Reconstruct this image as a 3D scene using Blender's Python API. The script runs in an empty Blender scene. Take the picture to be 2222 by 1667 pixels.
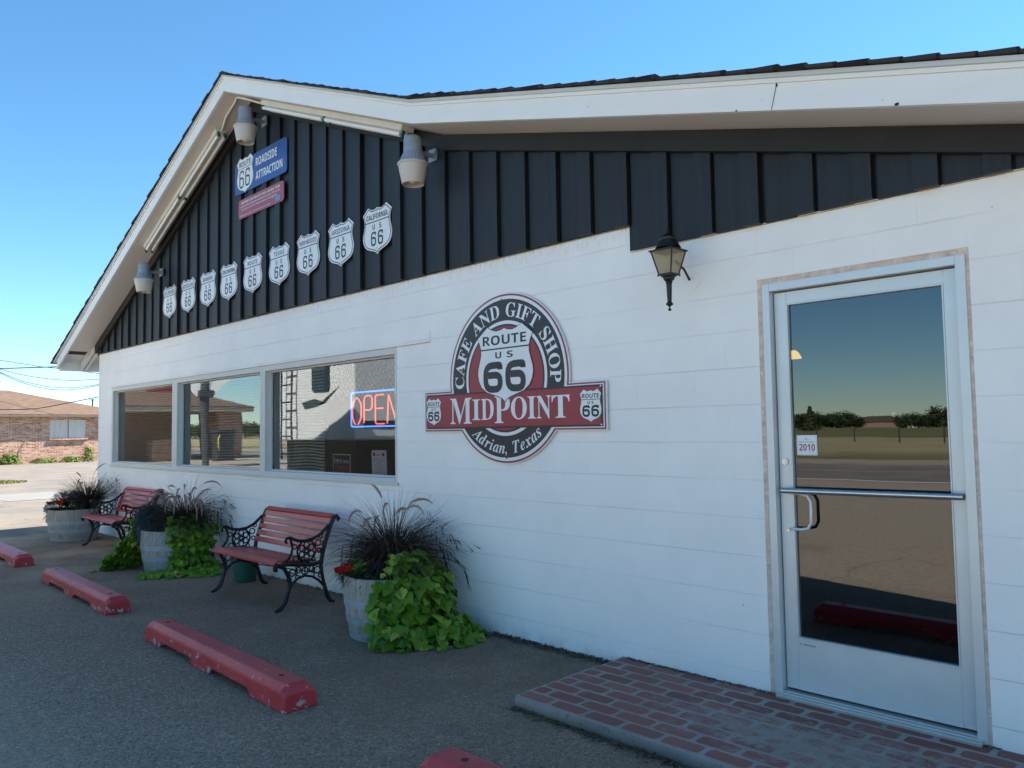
import bpy, bmesh, math, random
from math import sin, cos, pi, radians, sqrt, atan2
from mathutils import Vector, Matrix
from mathutils.geometry import tessellate_polygon
random.seed(66)
sc = bpy.context.scene
COL = sc.collection
# ------------------------------------------------------------------ camera
YAW, ROLL, PITCH = radians(45.40199728), radians(0.87311636), radians(3.32644659)
Mc = Matrix.Rotation(YAW, 3, 'Z') @ Matrix.Rotation(ROLL, 3, 'Y') @ Matrix.Rotation(PITCH, 3, 'X')
rgt, fwd, upv = Mc.col[0], Mc.col[1], Mc.col[2]
cam = bpy.data.cameras.new('camera')
cam.sensor_width = 36; cam.lens = 36*1693.24/2222; cam.clip_start = .05; cam.clip_end = 6000
cob = bpy.data.objects.new('camera', cam); COL.objects.link(cob)
cm = Matrix.Identity(4)
for i in range(3):
    cm[i][0] = rgt[i]; cm[i][1] = upv[i]; cm[i][2] = -fwd[i]
cm[0][3], cm[1][3], cm[2][3] = 2.23532, -3.88050, 1.45314
cob.matrix_world = cm
sc.camera = cob
# ------------------------------------------------------------------ sky, sun, exposure
SX, SY = .24, .84                     # horizontal run of the sunbeams per metre of height
SUN_EL = math.atan(1/math.hypot(SX, SY)); SUN_AZ = atan2(SX, SY)
w = bpy.data.worlds.new("World"); sc.world = w; w.use_nodes = True
nt = w.node_tree; nt.nodes.clear()
sky = nt.nodes.new('ShaderNodeTexSky'); sky.sky_type = 'NISHITA'; sky.sun_disc = False
sky.sun_elevation = SUN_EL; sky.sun_rotation = SUN_AZ
sky.altitude = 1200; sky.air_density = 1.0; sky.dust_density = .0; sky.ozone_density = 2.0
bg = nt.nodes.new('ShaderNodeBackground'); bg.inputs[1].default_value = .095
wo = nt.nodes.new('ShaderNodeOutputWorld')
hs = nt.nodes.new('ShaderNodeHueSaturation'); hs.inputs['Hue'].default_value = .492; hs.inputs['Saturation'].default_value = 1.15
nt.links.new(sky.outputs[0], hs.inputs['Color']); tn = nt.nodes.new('ShaderNodeMix'); tn.data_type = 'RGBA'; tn.blend_type = 'MULTIPLY'; tn.inputs[0].default_value = 1; tn.inputs[7].default_value = (.80, .95, .99, 1)
nt.links.new(hs.outputs[0], tn.inputs[6]); nt.links.new(tn.outputs[2], bg.inputs[0]); nt.links.new(bg.outputs[0], wo.inputs[0])
sl = bpy.data.lights.new('sun', 'SUN'); sl.energy = 5.0; sl.angle = radians(.5); sl.color = (1, .95, .87)
so = bpy.data.objects.new('sun', sl); COL.objects.link(so)
so.rotation_euler = Vector((SX, SY, 1)).to_track_quat('Z', 'Y').to_euler()
sc.view_settings.view_transform = 'Standard'; sc.view_settings.look = 'None'
sc.view_settings.gamma = 1; sc.view_settings.exposure = 1.42
sc.cycles.max_bounces = 8; sc.cycles.transparent_max_bounces = 12
try: sc.cycles.use_denoising = True
except Exception: pass

# ------------------------------------------------------------------ helpers
ORG = {}
class MB:
    """collects geometry; build() links it as ONE mesh object"""
    def __init__(s): s.v = []; s.f = []; s.m = []; s.cm = 0
    def add(s, vs, fs):
        o = len(s.v); s.v += [tuple(p) for p in vs]
        for f in fs: s.f.append([o+i for i in f]); s.m.append(s.cm)
        return s
    def box(s, x0, x1, y0, y1, z0, z1):
        return s.add([(x0,y0,z0),(x1,y0,z0),(x1,y1,z0),(x0,y1,z0),(x0,y0,z1),(x1,y0,z1),(x1,y1,z1),(x0,y1,z1)],
                     [(0,3,2,1),(4,5,6,7),(0,1,5,4),(1,2,6,5),(2,3,7,6),(3,0,4,7)])
    def obox(s, c, ax, ay, az):
        """box by centre and three half vectors"""
        c = Vector(c); ax = Vector(ax); ay = Vector(ay); az = Vector(az)
        P = [c+i*ax+j*ay+k*az for k in (-1,1) for (i,j) in ((-1,-1),(1,-1),(1,1),(-1,1))]
        return s.add(P, [(0,3,2,1),(4,5,6,7),(0,1,5,4),(1,2,6,5),(2,3,7,6),(3,0,4,7)])
    def prism(s, poly, y0, y1, mp=None):
        """polygon (x,z) extruded from y0 (front) to y1"""
        mp = mp or (lambda a, b, c: (a, b, c))
        n = len(poly)
        area = sum(poly[i][0]*poly[(i+1) % n][1]-poly[(i+1) % n][0]*poly[i][1] for i in range(n))
        if area < 0: poly = poly[::-1]
        tri = tessellate_polygon([[Vector((p[0], p[1], 0)) for p in poly]])
        vs = [mp(p[0], y0, p[1]) for p in poly]+[mp(p[0], y1, p[1]) for p in poly]
        fs = []
        for t in tri:
            a, b, c = t
            A = (poly[b][0]-poly[a][0])*(poly[c][1]-poly[a][1])-(poly[c][0]-poly[a][0])*(poly[b][1]-poly[a][1])
            if A < 0: a, b, c = a, c, b
            fs.append((a, b, c)); fs.append((n+a, n+c, n+b))
        for i in range(n):
            j = (i+1) % n; fs.append((i, n+i, n+j, j))
        return s.add(vs, fs)
    def tube(s, pts, r, seg=6, cap=True, close=False):
        pts = [Vector(p) for p in pts]; n = len(pts)
        rs = r if isinstance(r, (list, tuple)) else [r]*n
        vs = []; fs = []; prev = None
        for i, p in enumerate(pts):
            if close: t = pts[(i+1) % n]-pts[i-1]
            else: t = pts[min(i+1, n-1)]-pts[max(i-1, 0)]
            if t.length < 1e-9: t = Vector((0, 0, 1))
            t.normalize()
            if prev is None:
                a = t.orthogonal().normalized()
            else:
                a = prev-t*prev.dot(t)
                a = a.normalized() if a.length > 1e-6 else t.orthogonal().normalized()
            prev = a; b = t.cross(a)
            for k in range(seg):
                th = 2*pi*k/seg; vs.append(p+(a*cos(th)+b*sin(th))*rs[i])
        m = n if close else n-1
        for i in range(m):
            for k in range(seg):
                i2 = (i+1) % n
                fs.append((i*seg+k, i*seg+(k+1) % seg, i2*seg+(k+1) % seg, i2*seg+k))
        if cap and not close:
            fs.append(tuple(range(seg))[::-1]); fs.append(tuple((n-1)*seg+k for k in range(seg)))
        return s.add(vs, fs)
    def lathe(s, prof, c, seg=24, sx=1, sy=1, flute=None):
        """prof: list of (r,z)"""
        vs = []; fs = []
        for j, (r, z) in enumerate(prof):
            for k in range(seg):
                rr = r*(1+(flute[1] if flute and flute[0](j) and k % 2 else 0)); th = 2*pi*k/seg
                vs.append((c[0]+rr*cos(th)*sx, c[1]+rr*sin(th)*sy, c[2]+z))
        for j in range(len(prof)-1):
            for k in range(seg):
                k2 = (k+1) % seg; fs.append((j*seg+k, j*seg+k2, (j+1)*seg+k2, (j+1)*seg+k))
        fs.append(tuple(range(seg))[::-1]); fs.append(tuple((len(prof)-1)*seg+k for k in range(seg)))
        return s.add(vs, fs)
    def build(s, name, mats, parent=None, smooth=False, bevel=0, autos=None):
        me = bpy.data.meshes.new(name)
        o3 = Vector(ORG.get(parent.name, (0, 0, 0))) if parent else Vector((0, 0, 0))
        me.from_pydata([Vector(p)-o3 for p in s.v], [], s.f)
        mats = mats if isinstance(mats, (list, tuple)) else [mats]
        for m in mats: me.materials.append(m)
        if len(mats) > 1: me.polygons.foreach_set('material_index', s.m)
        if smooth: me.polygons.foreach_set('use_smooth', [True]*len(me.polygons))
        me.update()
        ob = bpy.data.objects.new(name, me); COL.objects.link(ob)
        if parent: ob.parent = parent
        ORG[ob.name] = tuple(o3)
        if smooth:
            try: me.set_sharp_from_angle(angle=radians(autos or 40))
            except Exception: pass
        if bevel:
            b = ob.modifiers.new('bevel', 'BEVEL'); b.width = bevel; b.segments = 2; b.limit_method = 'ANGLE'; b.angle_limit = radians(35)
        return ob

def thing(name, label, cat, loc=(0, 0, 0), group=None):
    o = bpy.data.objects.new(name, None); COL.objects.link(o); o.empty_display_size = .1
    o.location = loc; o['label'] = label; o['category'] = cat
    if group: o['group'] = group
    ORG[o.name] = tuple(loc)
    return o
def tag(o, label, cat, group=None, kind=None):
    if label: o['label'] = label
    if cat: o['category'] = cat
    if group: o['group'] = group
    if kind: o['kind'] = kind
    return o
def struct(o): o['kind'] = 'structure'; return o
def copy_tree(o, parent=None):
    c = o.copy(); COL.objects.link(c); c.parent = parent
    for ch in [x for x in bpy.data.objects if x.parent == o]: copy_tree(ch, c)
    return c
def copy_thing(o, loc, label, rz=None, scale=None):
    c = copy_tree(o); c.location = loc; c['label'] = label
    if rz is not None: c.rotation_euler = (0, 0, rz)
    if scale is not None: c.scale = (scale,)*3 if not isinstance(scale, tuple) else scale
    return c

# ------------------------------------------------------------------ materials
class NT:
    def __init__(s, name):
        s.mat = bpy.data.materials.new(name); s.mat.use_nodes = True; s.t = s.mat.node_tree; s.t.nodes.clear()
        s.out = s.n('ShaderNodeOutputMaterial')
    def n(s, typ, **kw):
        nd = s.t.nodes.new(typ)
        for k, v in kw.items(): setattr(nd, k, v)
        return nd
    def l(s, a, b): s.t.links.new(a, b)
    def pos(s, sc3=(1, 1, 1), off=(0, 0, 0), obj=False):
        if obj: src = s.n('ShaderNodeTexCoord').outputs['Object']
        else: src = s.n('ShaderNodeNewGeometry').outputs['Position']
        mp = s.n('ShaderNodeMapping'); mp.inputs['Scale'].default_value = sc3; mp.inputs['Location'].default_value = off
        s.l(src, mp.inputs['Vector']); return mp.outputs[0]
    def noise(s, vec, scale, detail=4, rough=.55, dist=0):
        nd = s.n('ShaderNodeTexNoise'); nd.inputs['Scale'].default_value = scale; nd.inputs['Detail'].default_value = detail
        nd.inputs['Roughness'].default_value = rough; nd.inputs['Distortion'].default_value = dist
        s.l(vec, nd.inputs['Vector']); return nd.outputs[0]
    def vor(s, vec, scale, feat='F1', out='Distance', rnd=1):
        nd = s.n('ShaderNodeTexVoronoi'); nd.feature = feat; nd.inputs['Scale'].default_value = scale
        nd.inputs['Randomness'].default_value = rnd
        s.l(vec, nd.inputs['Vector']); return nd.outputs[out]
    def ramp(s, fac, stops, interp='LINEAR'):
        nd = s.n('ShaderNodeValToRGB'); cr = nd.color_ramp; cr.interpolation = interp
        while len(cr.elements) < len(stops): cr.elements.new(.5)
        for e, (p, c) in zip(cr.elements, stops):
            e.position = p; e.color = (c, c, c, 1) if not isinstance(c, (tuple, list)) else (*c[:3], 1)
        s.l(fac, nd.inputs[0]); return nd.outputs[0]
    def mix(s, fac, a, b, mode='MIX'):
        nd = s.n('ShaderNodeMix'); nd.data_type = 'RGBA'; nd.blend_type = mode
        for i, x in ((0, fac), (6, a), (7, b)):
            if hasattr(x, 'is_linked') or hasattr(x, 'links'): s.l(x, nd.inputs[i])
            elif isinstance(x, (tuple, list)): nd.inputs[i].default_value = (*x[:3], 1)
            else: nd.inputs[i].default_value = x
        return nd.outputs[2]
    def math(s, op, a, b=0, c=0):
        nd = s.n('ShaderNodeMath'); nd.operation = op
        for i, x in enumerate((a, b, c)):
            if hasattr(x, 'links'): s.l(x, nd.inputs[i])
            else: nd.inputs[i].default_value = x
        return nd.outputs[0]
    def bump(s, h, strength=.3, dist=.01, nrm=None):
        nd = s.n('ShaderNodeBump'); nd.inputs['Strength'].default_value = strength; nd.inputs['Distance'].default_value = dist
        s.l(h, nd.inputs['Height'])
        if nrm: s.l(nrm, nd.inputs['Normal'])
        return nd.outputs[0]
    def bsdf(s, col, rough=.5, metal=0, nrm=None, spec=.5, trans=None, em=None, ems=0):
        p = s.n('ShaderNodeBsdfPrincipled')
        for k, x in (('Base Color', col), ('Roughness', rough), ('Metallic', metal)):
            if hasattr(x, 'links'): s.l(x, p.inputs[k])
            else: p.inputs[k].default_value = (*x[:3], 1) if isinstance(x, (tuple, list)) else x
        p.inputs['Specular IOR Level'].default_value = spec
        if nrm: s.l(nrm, p.inputs['Normal'])
        if em: p.inputs['Emission Color'].default_value = (*em, 1); p.inputs['Emission Strength'].default_value = ems
        if trans is not None:
            t = s.n('ShaderNodeBsdfTranslucent')
            if hasattr(col, 'links'): s.l(col, t.inputs[0])
            else: t.inputs[0].default_value = (*col[:3], 1)
            mx = s.n('ShaderNodeMixShader'); mx.inputs[0].default_value = trans
            s.l(p.outputs[0], mx.inputs[1]); s.l(t.outputs[0], mx.inputs[2]); s.l(mx.outputs[0], s.out.inputs[0])
        else: s.l(p.outputs[0], s.out.inputs[0])
        return s.mat
def sep(t, v, i):
    nd = t.n('ShaderNodeSeparateXYZ'); t.l(v, nd.inputs[0]); return nd.outputs[i]
def comb(t, x, y, z=0):
    nd = t.n('ShaderNodeCombineXYZ')
    for i, a in enumerate((x, y, z)):
        if hasattr(a, 'links'): t.l(a, nd.inputs[i])
        else: nd.inputs[i].default_value = a
    return nd.outputs[0]

def m_plain(name, col, rough=.5, metal=0, var=.12, nscale=6, bump=.15, bscale=60, spec=.5, dirt=None, obj=True, em=None, ems=0, bdist=.003):
    t = NT(name); P = t.pos(obj=obj)
    n1 = t.noise(P, nscale, 5, .6)
    lo = tuple(c*(1-var) for c in col); hi = tuple(min(1, c*(1+var)) for c in col)
    c = t.mix(t.ramp(n1, [(.3, 0), (.7, 1)]), lo, hi)
    if dirt:
        n3 = t.noise(P, nscale*2.3, 6, .7)
        c = t.mix(t.ramp(n3, [(dirt[1], 0), (dirt[1]+.09, 1)]), c, dirt[0])
    nb = t.noise(P, bscale, 3, .6)
    return t.bsdf(c, rough, metal, t.bump(nb, bump, bdist), spec, em=em, ems=ems)

M = {}
# white painted concrete block
def mk_block():
    t = NT('painted_block'); P = t.pos()
    x = sep(t, P, 0); z = sep(t, P, 2)
    wob = t.math('MULTIPLY', t.math('SUBTRACT', t.noise(P, 3.0, 3), .5), .006)
    v = comb(t, t.math('ADD', x, 40.64+.0), t.math('ADD', t.math('ADD', z, 20.32-1.16), wob))
    b = t.n('ShaderNodeTexBrick'); t.l(v, b.inputs['Vector'])
    b.offset = .5; b.offset_frequency = 2; b.squash = 1
    b.inputs['Scale'].default_value = 1; b.inputs['Brick Width'].default_value = .4064; b.inputs['Row Height'].default_value = .2032
    b.inputs['Mortar Size'].default_value = .0035; b.inputs['Mortar Smooth'].default_value = .35
    joint = b.outputs['Fac']
    fade = t.ramp(t.noise(P, 1.3, 4, .6), [(.36, .08), (.62, 1)])
    # joints: vertical ones nearly filled with paint
    zf = t.math('FRACT', t.math('DIVIDE', t.math('ADD', z, 20.32-1.16), .2032))
    hz = t.ramp(zf, [(.0, 1), (.04, .22), (.96, .22), (1, 1)])
    jm = t.math('MULTIPLY', t.math('MULTIPLY', joint, fade), hz)
    fine = t.noise(P, 220, 3, .7); mid = t.noise(P, 38, 4, .65)
    big = t.noise(P, 1.7, 6, .65)
    base = t.mix(t.ramp(big, [(.35, 0), (.65, 1)]), (.83, .81, .795), (.89, .87, .85))
    base = t.mix(t.math('MULTIPLY', jm, .21), base, (.40, .34, .32))
    # small chips and stains
    sp = t.ramp(t.noise(P, 26, 2, .5), [(.76, 0), (.79, .75)])
    base = t.mix(sp, base, (.35, .27, .22))
    # rust streaks just under the siding
    zz = t.math('SUBTRACT', 2.708, z)
    band = t.ramp(zz, [(0, 1), (.012, .9), (.04, .35), (.12, 0)])
    st = t.noise(comb(t, t.math('MULTIPLY', x, 40), t.math('MULTIPLY', z, 9)), 1, 4, .7)
    base = t.mix(t.math('MULTIPLY', band, t.ramp(st, [(.48, 0), (.66, .8)])), base, (.38, .27, .16))
    # splash dirt above the ground
    low = t.ramp(z, [(.02, .6), (.09, .10), (.3, 0)])
    base = t.mix(t.math('MULTIPLY', low, t.ramp(t.noise(P, 7, 5, .7), [(.42, 0), (.7, 1)])), base, (.42, .38, .34))
    h = t.math('ADD', t.math('MULTIPLY', fine, .25), t.math('MULTIPLY', mid, .6))
    h = t.math('SUBTRACT', h, t.math('MULTIPLY', jm, 2.2))
    return t.bsdf(base, .62, 0, t.bump(h, .55, .0035), .35)
M['block'] = mk_block()
def mk_siding():
    t = NT('black_board'); P = t.pos()
    g = t.noise(t.pos((30, 30, 1.6)), 1, 5, .65, .4)
    isl = t.n('ShaderNodeNewGeometry').outputs['Random Per Island']
    c = t.mix(t.ramp(g, [(.3, 0), (.72, 1)]), (.004, .0055, .0075), (.013, .016, .020))
    c = t.mix(t.ramp(isl, [(0, 0), (1, .5)]), c, (.008, .014, .022))
    c = t.mix(t.ramp(t.noise(t.pos((14, 14, 1.1)), 1, 6, .7), [(.64, 0), (.76, .45)]), c, (.075, .08, .085))
    c = t.mix(t.ramp(t.vor(t.pos((1, 1, .7)), 2.6), [(.035, .9), (.05, 0)]), c, (.002, .002, .002))
    return t.bsdf(c, .55, 0, t.bump(g, .5, .004), .45)
M['siding'] = mk_siding()
def mk_trim(name, col, dirt=(.36, .30, .24), amt=.78):
    t = NT(name); P = t.pos()
    g = t.noise(t.pos((2, 30, 8)), 1.5, 5, .6)
    c = t.mix(t.ramp(g, [(.3, 0), (.7, 1)]), tuple(k*.95 for k in col), col)
    c = t.mix(t.ramp(t.noise(P, 18, 5, .6), [(amt-.06, 0), (amt, .9)]), c, dirt)
    return t.bsdf(c, .5, 0, t.bump(t.noise(t.pos((12, 60, 60)), 1, 4, .6), .25, .003), .4)
M['trim'] = mk_trim('white_trim', (.78, .78, .77))
M['soffit'] = mk_trim('soffit_board', (.62, .57, .52), (.30, .25, .2), .80)
M['drip'] = mk_trim('drip_edge', (.55, .58, .58))
M['caulk'] = m_plain('rust_caulk', (.46, .36, .25), .8, var=.5, nscale=20, obj=False)
M['salmon'] = m_plain('foam_caulk', (.64, .50, .42), .85, var=.25, nscale=18, bump=.9, bscale=60, obj=False, dirt=((.76, .74, .72), .57))
def mk_shingle(name, a, b, obj=False, bw=.3, rh=.14, ax=(0, 1)):
    t = NT(name); P = t.pos(obj=obj)
    v = comb(t, sep(t, P, ax[1]), sep(t, P, ax[0]))
    br = t.n('ShaderNodeTexBrick'); t.l(v, br.inputs['Vector'])
    br.inputs['Scale'].default_value = 1; br.inputs['Brick Width'].default_value = bw; br.inputs['Row Height'].default_value = rh
    br.inputs['Mortar Size'].default_value = .006
    br.inputs['Color1'].default_value = (*a, 1); br.inputs['Color2'].default_value = (*b, 1); br.inputs['Mortar'].default_value = (*[k*.3 for k in a], 1)
    c = t.mix(t.ramp(t.noise(P, 2.2, 5, .7), [(.3, 0), (.7, 1)]), br.outputs[0], tuple((x+y)/2 for x, y in zip(a, b)))
    c = t.mix(.5, c, br.outputs[0])
    return t.bsdf(c, .9, 0, t.bump(t.noise(P, 160, 2), .4, .004), .2)
M['shingle_dark'] = mk_shingle('dark_shingle', (.035, .030, .030), (.06, .05, .048))
M['shingle_tan'] = mk_shingle('tan_shingle', (.135, .088, .062), (.205, .135, .098), bw=.33, rh=.17)
def mk_asphalt():
    t = NT('asphalt'); P = t.pos()
    big = t.noise(P, .35, 5, .6)
    fine = t.noise(P, 90, 3, .8)
    v = t.n('ShaderNodeTexVoronoi'); v.inputs['Scale'].default_value = 115; t.l(P, v.inputs['Vector'])
    cellc = sep(t, v.outputs['Color'], 0); cellw = sep(t, v.outputs['Color'], 1)
    base = t.mix(t.ramp(big, [(.3, 0), (.7, 1)]), (.225, .165, .115), (.32, .245, .175))
    base = t.mix(t.ramp(fine, [(.3, 0), (.75, .75)]), base, (.38, .295, .215))
    base = t.mix(t.ramp(cellc, [(0, .75), (.22, 0)]), base, (.035, .032, .032))
    base = t.mix(t.ramp(cellc, [(.86, 0), (.93, .8)]), base, t.mix(cellw, (.46, .39, .31), (.34, .22, .15)))
    base = t.mix(t.ramp(cellw, [(.975, 0), (.985, 1)]), base, (.50, .49, .46))
    v2 = t.n('ShaderNodeTexVoronoi'); v2.inputs['Scale'].default_value = 78; t.l(P, v2.inputs['Vector'])
    c2 = sep(t, v2.outputs['Color'], 0)
    base = t.mix(t.ramp(c2, [(0, .5), (.30, 0)]), base, (.07, .055, .045))
    base = t.mix(t.ramp(c2, [(.84, 0), (.93, .5)]), base, (.50, .42, .33))
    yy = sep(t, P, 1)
    wall_shade = t.math('MULTIPLY', t.ramp(t.math('MULTIPLY', yy, -.25), [(.15, .8), (.75, 0)]), t.ramp(t.noise(P, 2.1, 5, .65), [(.3, .35), (.6, 1)]))  # painted shade: asphalt darkens and browns towards the wall, broken up by noise
    base = t.mix(wall_shade, base, t.mix(fine, (.105, .074, .050), (.19, .138, .096)))
    # sandy patches by the wall and towards the side street
    y = sep(t, P, 1); x = sep(t, P, 0)
    sand = t.math('MULTIPLY', t.ramp(t.noise(P, .8, 4, .6), [(.44, 0), (.62, .85)]), t.ramp(t.math('ADD', t.math('MULTIPLY', x, -.1), 0), [(.5, 0), (.85, 1)]))
    base = t.mix(sand, base, (.44, .33, .22))
    far = t.ramp(t.math('MULTIPLY', x, -.05), [(.55, 0), (.68, .75)])
    base = t.mix(far, base, t.mix(t.math('ADD', t.math('MULTIPLY', fine, .4), t.math('MULTIPLY', t.noise(P, 1.7, 6, .7), .6)), (.13, .118, .10), (.315, .29, .26)))
    # tan chip seal beyond the building's shadow, painted paler with sunlight in its colour
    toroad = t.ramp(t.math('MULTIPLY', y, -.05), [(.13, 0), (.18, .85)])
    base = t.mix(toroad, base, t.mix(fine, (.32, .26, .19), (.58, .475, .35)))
    far2 = t.math('MAXIMUM', far, toroad)
    wv = t.n('ShaderNodeVectorMath'); wv.operation = 'ADD'; nz = t.n('ShaderNodeTexNoise'); nz.inputs['Scale'].default_value = 1.2; t.l(P, nz.inputs['Vector']); t.l(P, wv.inputs[0]); t.l(nz.outputs['Color'], wv.inputs[1])
    crk = t.vor(wv.outputs[0], .30, 'DISTANCE_TO_EDGE')
    base = t.mix(t.math('MULTIPLY', far2, t.ramp(crk, [(0, .35), (.010, 0)])), base, (.04, .036, .032))
    base = t.mix(t.math('MULTIPLY', far2, t.ramp(t.noise(P, 14, 3, .7), [(.5, 0), (.62, .4)])), base, (.14, .12, .10))
    oil = t.ramp(t.noise(P, .55, 3, .5, .6), [(.60, 0), (.75, .35)])
    base = t.mix(oil, base, (.09, .08, .07))
    h = t.math('ADD', t.math('MULTIPLY', v.outputs['Distance'], -1), t.math('MULTIPLY', fine, .6))
    return t.bsdf(base, .85, 0, t.bump(h, .8, .006), .3)
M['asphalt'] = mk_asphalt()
M['road'] = m_plain('road_asphalt', (.22, .185, .145), .85, var=.25, nscale=.5, obj=False, bscale=30, dirt=((.05, .045, .04), .62))
M['concrete'] = m_plain('concrete', (.25, .235, .21), .85, var=.12, nscale=2, obj=False, bscale=60, dirt=((.24, .22, .2), .63))
def mk_field():
    t = NT('dry_field'); P = t.pos()
    n = t.noise(P, .09, 6, .65); f = t.noise(t.pos((1.2, 4, 1)), 1.2, 5, .7)
    c = t.mix(t.ramp(n, [(.35, 0), (.65, 1)]), (.42, .35, .19), (.27, .25, .10))
    c = t.mix(t.ramp(f, [(.35, 0), (.7, .8)]), c, (.54, .45, .28))
    y = t.math('ADD', sep(t, P, 1), t.math('MULTIPLY', n, 6))
    near = t.ramp(t.math('MULTIPLY', y, -.01), [(.30, 1), (.40, 0)]); far = t.ramp(t.math('MULTIPLY', y, -.01), [(.80, 0), (.95, 1)])
    c = t.mix(t.math('MULTIPLY', near, .7), c, (.15, .14, .055)); c = t.mix(t.math('MULTIPLY', far, .75), c, (.12, .13, .05))
    return t.bsdf(c, .95, 0, t.bump(f, 1, .15), .1)
M['field'] = mk_field()
M['line'] = m_plain('worn_line_paint', (.6, .6, .56), .7, var=.1, nscale=3, obj=False, dirt=((.14, .12, .1), .6))
# stamped porch
def mk_porch():
    t = NT('porch_concrete'); P = t.pos()
    c = t.mix(t.ramp(t.noise(P, 3, 6, .6), [(.3, 0), (.7, 1)]), (.25, .225, .20), (.38, .345, .305))
    c = t.mix(t.ramp(t.noise(P, 55, 3, .8), [(.56, 0), (.68, .7)]), c, (.07, .068, .065))
    c = t.mix(t.ramp(sep(t, P, 2), [(.0, .8), (.045, 0)]), c, (.09, .088, .07))
    return t.bsdf(c, .8, 0, t.bump(t.noise(P, 70, 4, .7), .4, .004), .35)
M['porch'] = mk_porch()
def mk_pbrick():
    t = NT('porch_brick_stain'); P = t.pos()
    isl = t.n('ShaderNodeNewGeometry').outputs['Random Per Island']
    c = t.mix(isl, (.20, .075, .062), (.29, .12, .10))
    x = sep(t, P, 0); y = sep(t, P, 1)
    dx = t.math('DIVIDE', t.math('SUBTRACT', x, .72), .85); dy = t.math('DIVIDE', t.math('ADD', y, .52), .33)
    d = t.math('SQRT', t.math('ADD', t.math('MULTIPLY', dx, dx), t.math('MULTIPLY', dy, dy)))
    wear = t.math('ADD', t.ramp(t.math('MULTIPLY', d, .5), [(.16, .24), (.62, 0)]), t.math('MULTIPLY', t.noise(P, 13, 6, .8), .98))
    c = t.mix(t.ramp(wear, [(.56, 0), (.74, .86)]), c, (.315, .285, .25))
    return t.bsdf(c, .7, 0, t.bump(t.noise(P, 60, 4), .3, .003), .35)
M['pbrick'] = mk_pbrick()
def mk_redstop():
    t = NT('red_curb_paint'); P = t.pos()
    c = t.mix(t.ramp(t.noise(P, 5, 5, .6), [(.3, 0), (.7, 1)]), (.42, .030, .040), (.56, .055, .065))
    nrm = sep(t, t.n('ShaderNodeNewGeometry').outputs['Normal'], 2)
    z = sep(t, P, 2)
    n = t.noise(P, 19, 5, .65)
    lowm = t.ramp(z, [(.02, .13), (.075, .05), (.12, 0)])
    chip = t.ramp(t.math('ADD', n, lowm), [(.675, 0), (.69, 1)])
    c = t.mix(chip, c, (.40, .38, .34))
    n2 = t.noise(t.pos((12, 40, 20)), 1.4, 4, .6)
    c = t.mix(t.math('MULTIPLY', t.ramp(n2, [(.66, 0), (.70, .7)]), t.ramp(nrm, [(.5, 0), (.8, 1)])), c, (.50, .36, .36))
    h = t.math('SUBTRACT', t.noise(P, 90, 3), t.math('MULTIPLY', chip, 1.5))
    return t.bsdf(c, .38, 0, t.bump(h, .55, .004), .4)
M['stop'] = mk_redstop()
def mk_wood(name, a, b, rough=.5, axis=(1.5, 25, 25), chip=None, spec=.4):
    t = NT(name)
    g = t.noise(t.pos(axis, obj=True), 1, 5, .65, .3)
    isl = t.n('ShaderNodeNewGeometry').outputs['Random Per Island']
    c = t.mix(t.ramp(g, [(.3, 0), (.7, 1)]), a, b)
    c = t.mix(t.math('MULTIPLY', isl, .35), c, tuple(k*.6 for k in a))
    if chip: c = t.mix(t.ramp(t.noise(t.pos((6, 30, 30), obj=True), 1, 5, .7), [(.64, 0), (.70, .8)]), c, chip)
    return t.bsdf(c, rough, 0, t.bump(g, .3, .003), spec)
M['slat'] = mk_wood('red_slat', (.38, .032, .028), (.53, .070, .052), .36, chip=(.30, .12, .07), spec=.6)
M['iron'] = m_plain('black_cast_iron', (.012, .012, .013), .42, .2, var=.2, bump=.35, bscale=120)
def mk_stave():
    t = NT('weathered_stave'); P = t.pos((1, 1, .12), obj=True)
    tc = t.pos(obj=True)
    ang = t.math('ARCTAN2', sep(t, tc, 1), sep(t, tc, 0))
    k = t.math('MULTIPLY', ang, 22/(2*pi)); fr = t.math('FRACT', k)
    gap = t.ramp(fr, [(0, 1), (.035, 0), (.965, 0), (1, 1)])
    idn = t.n('ShaderNodeTexWhiteNoise'); idn.noise_dimensions = '1D'; t.l(t.math('FLOOR', k), idn.inputs['W'])
    g = t.noise(P, 45, 5, .65)
    c = t.mix(idn.outputs[0], (.23, .215, .19), (.33, .31, .28))
    c = t.mix(t.ramp(g, [(.35, 0), (.7, .8)]), c, (.44, .43, .41))
    c = t.mix(t.ramp(t.noise(tc, 9, 5, .7), [(.55, 0), (.7, .5)]), c, (.16, .13, .11))
    c = t.mix(t.math('MULTIPLY', gap, .6), c, (.07, .062, .055))
    h = t.math('SUBTRACT', g, t.math('MULTIPLY', gap, 3))
    return t.bsdf(c, .8, 0, t.bump(h, .5, .005), .3)
M['stave'] = mk_stave()
M['hoop'] = m_plain('galvanised_hoop', (.34, .40, .45), .5, .3, var=.2, nscale=12, dirt=((.2, .14, .1), .66))
M['soil'] = m_plain('soil', (.03, .022, .015), .95, var=.4)
def mk_leaf(name, a, b, trans=.3, rough=.45, c3=None, p=.85):
    t = NT(name); isl = t.n('ShaderNodeNewGeometry').outputs['Random Per Island']
    c = t.mix(isl, a, b)
    if c3: c = t.mix(t.ramp(isl, [(p, 0), (p+.02, 1)]), c, c3)
    c = t.mix(t.ramp(t.noise(t.pos(), 9, 3), [(.35, .25), (.65, 0)]), c, tuple(k*.5 for k in a))
    return t.bsdf(c, rough, 0, None, .4, trans=trans)
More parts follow.
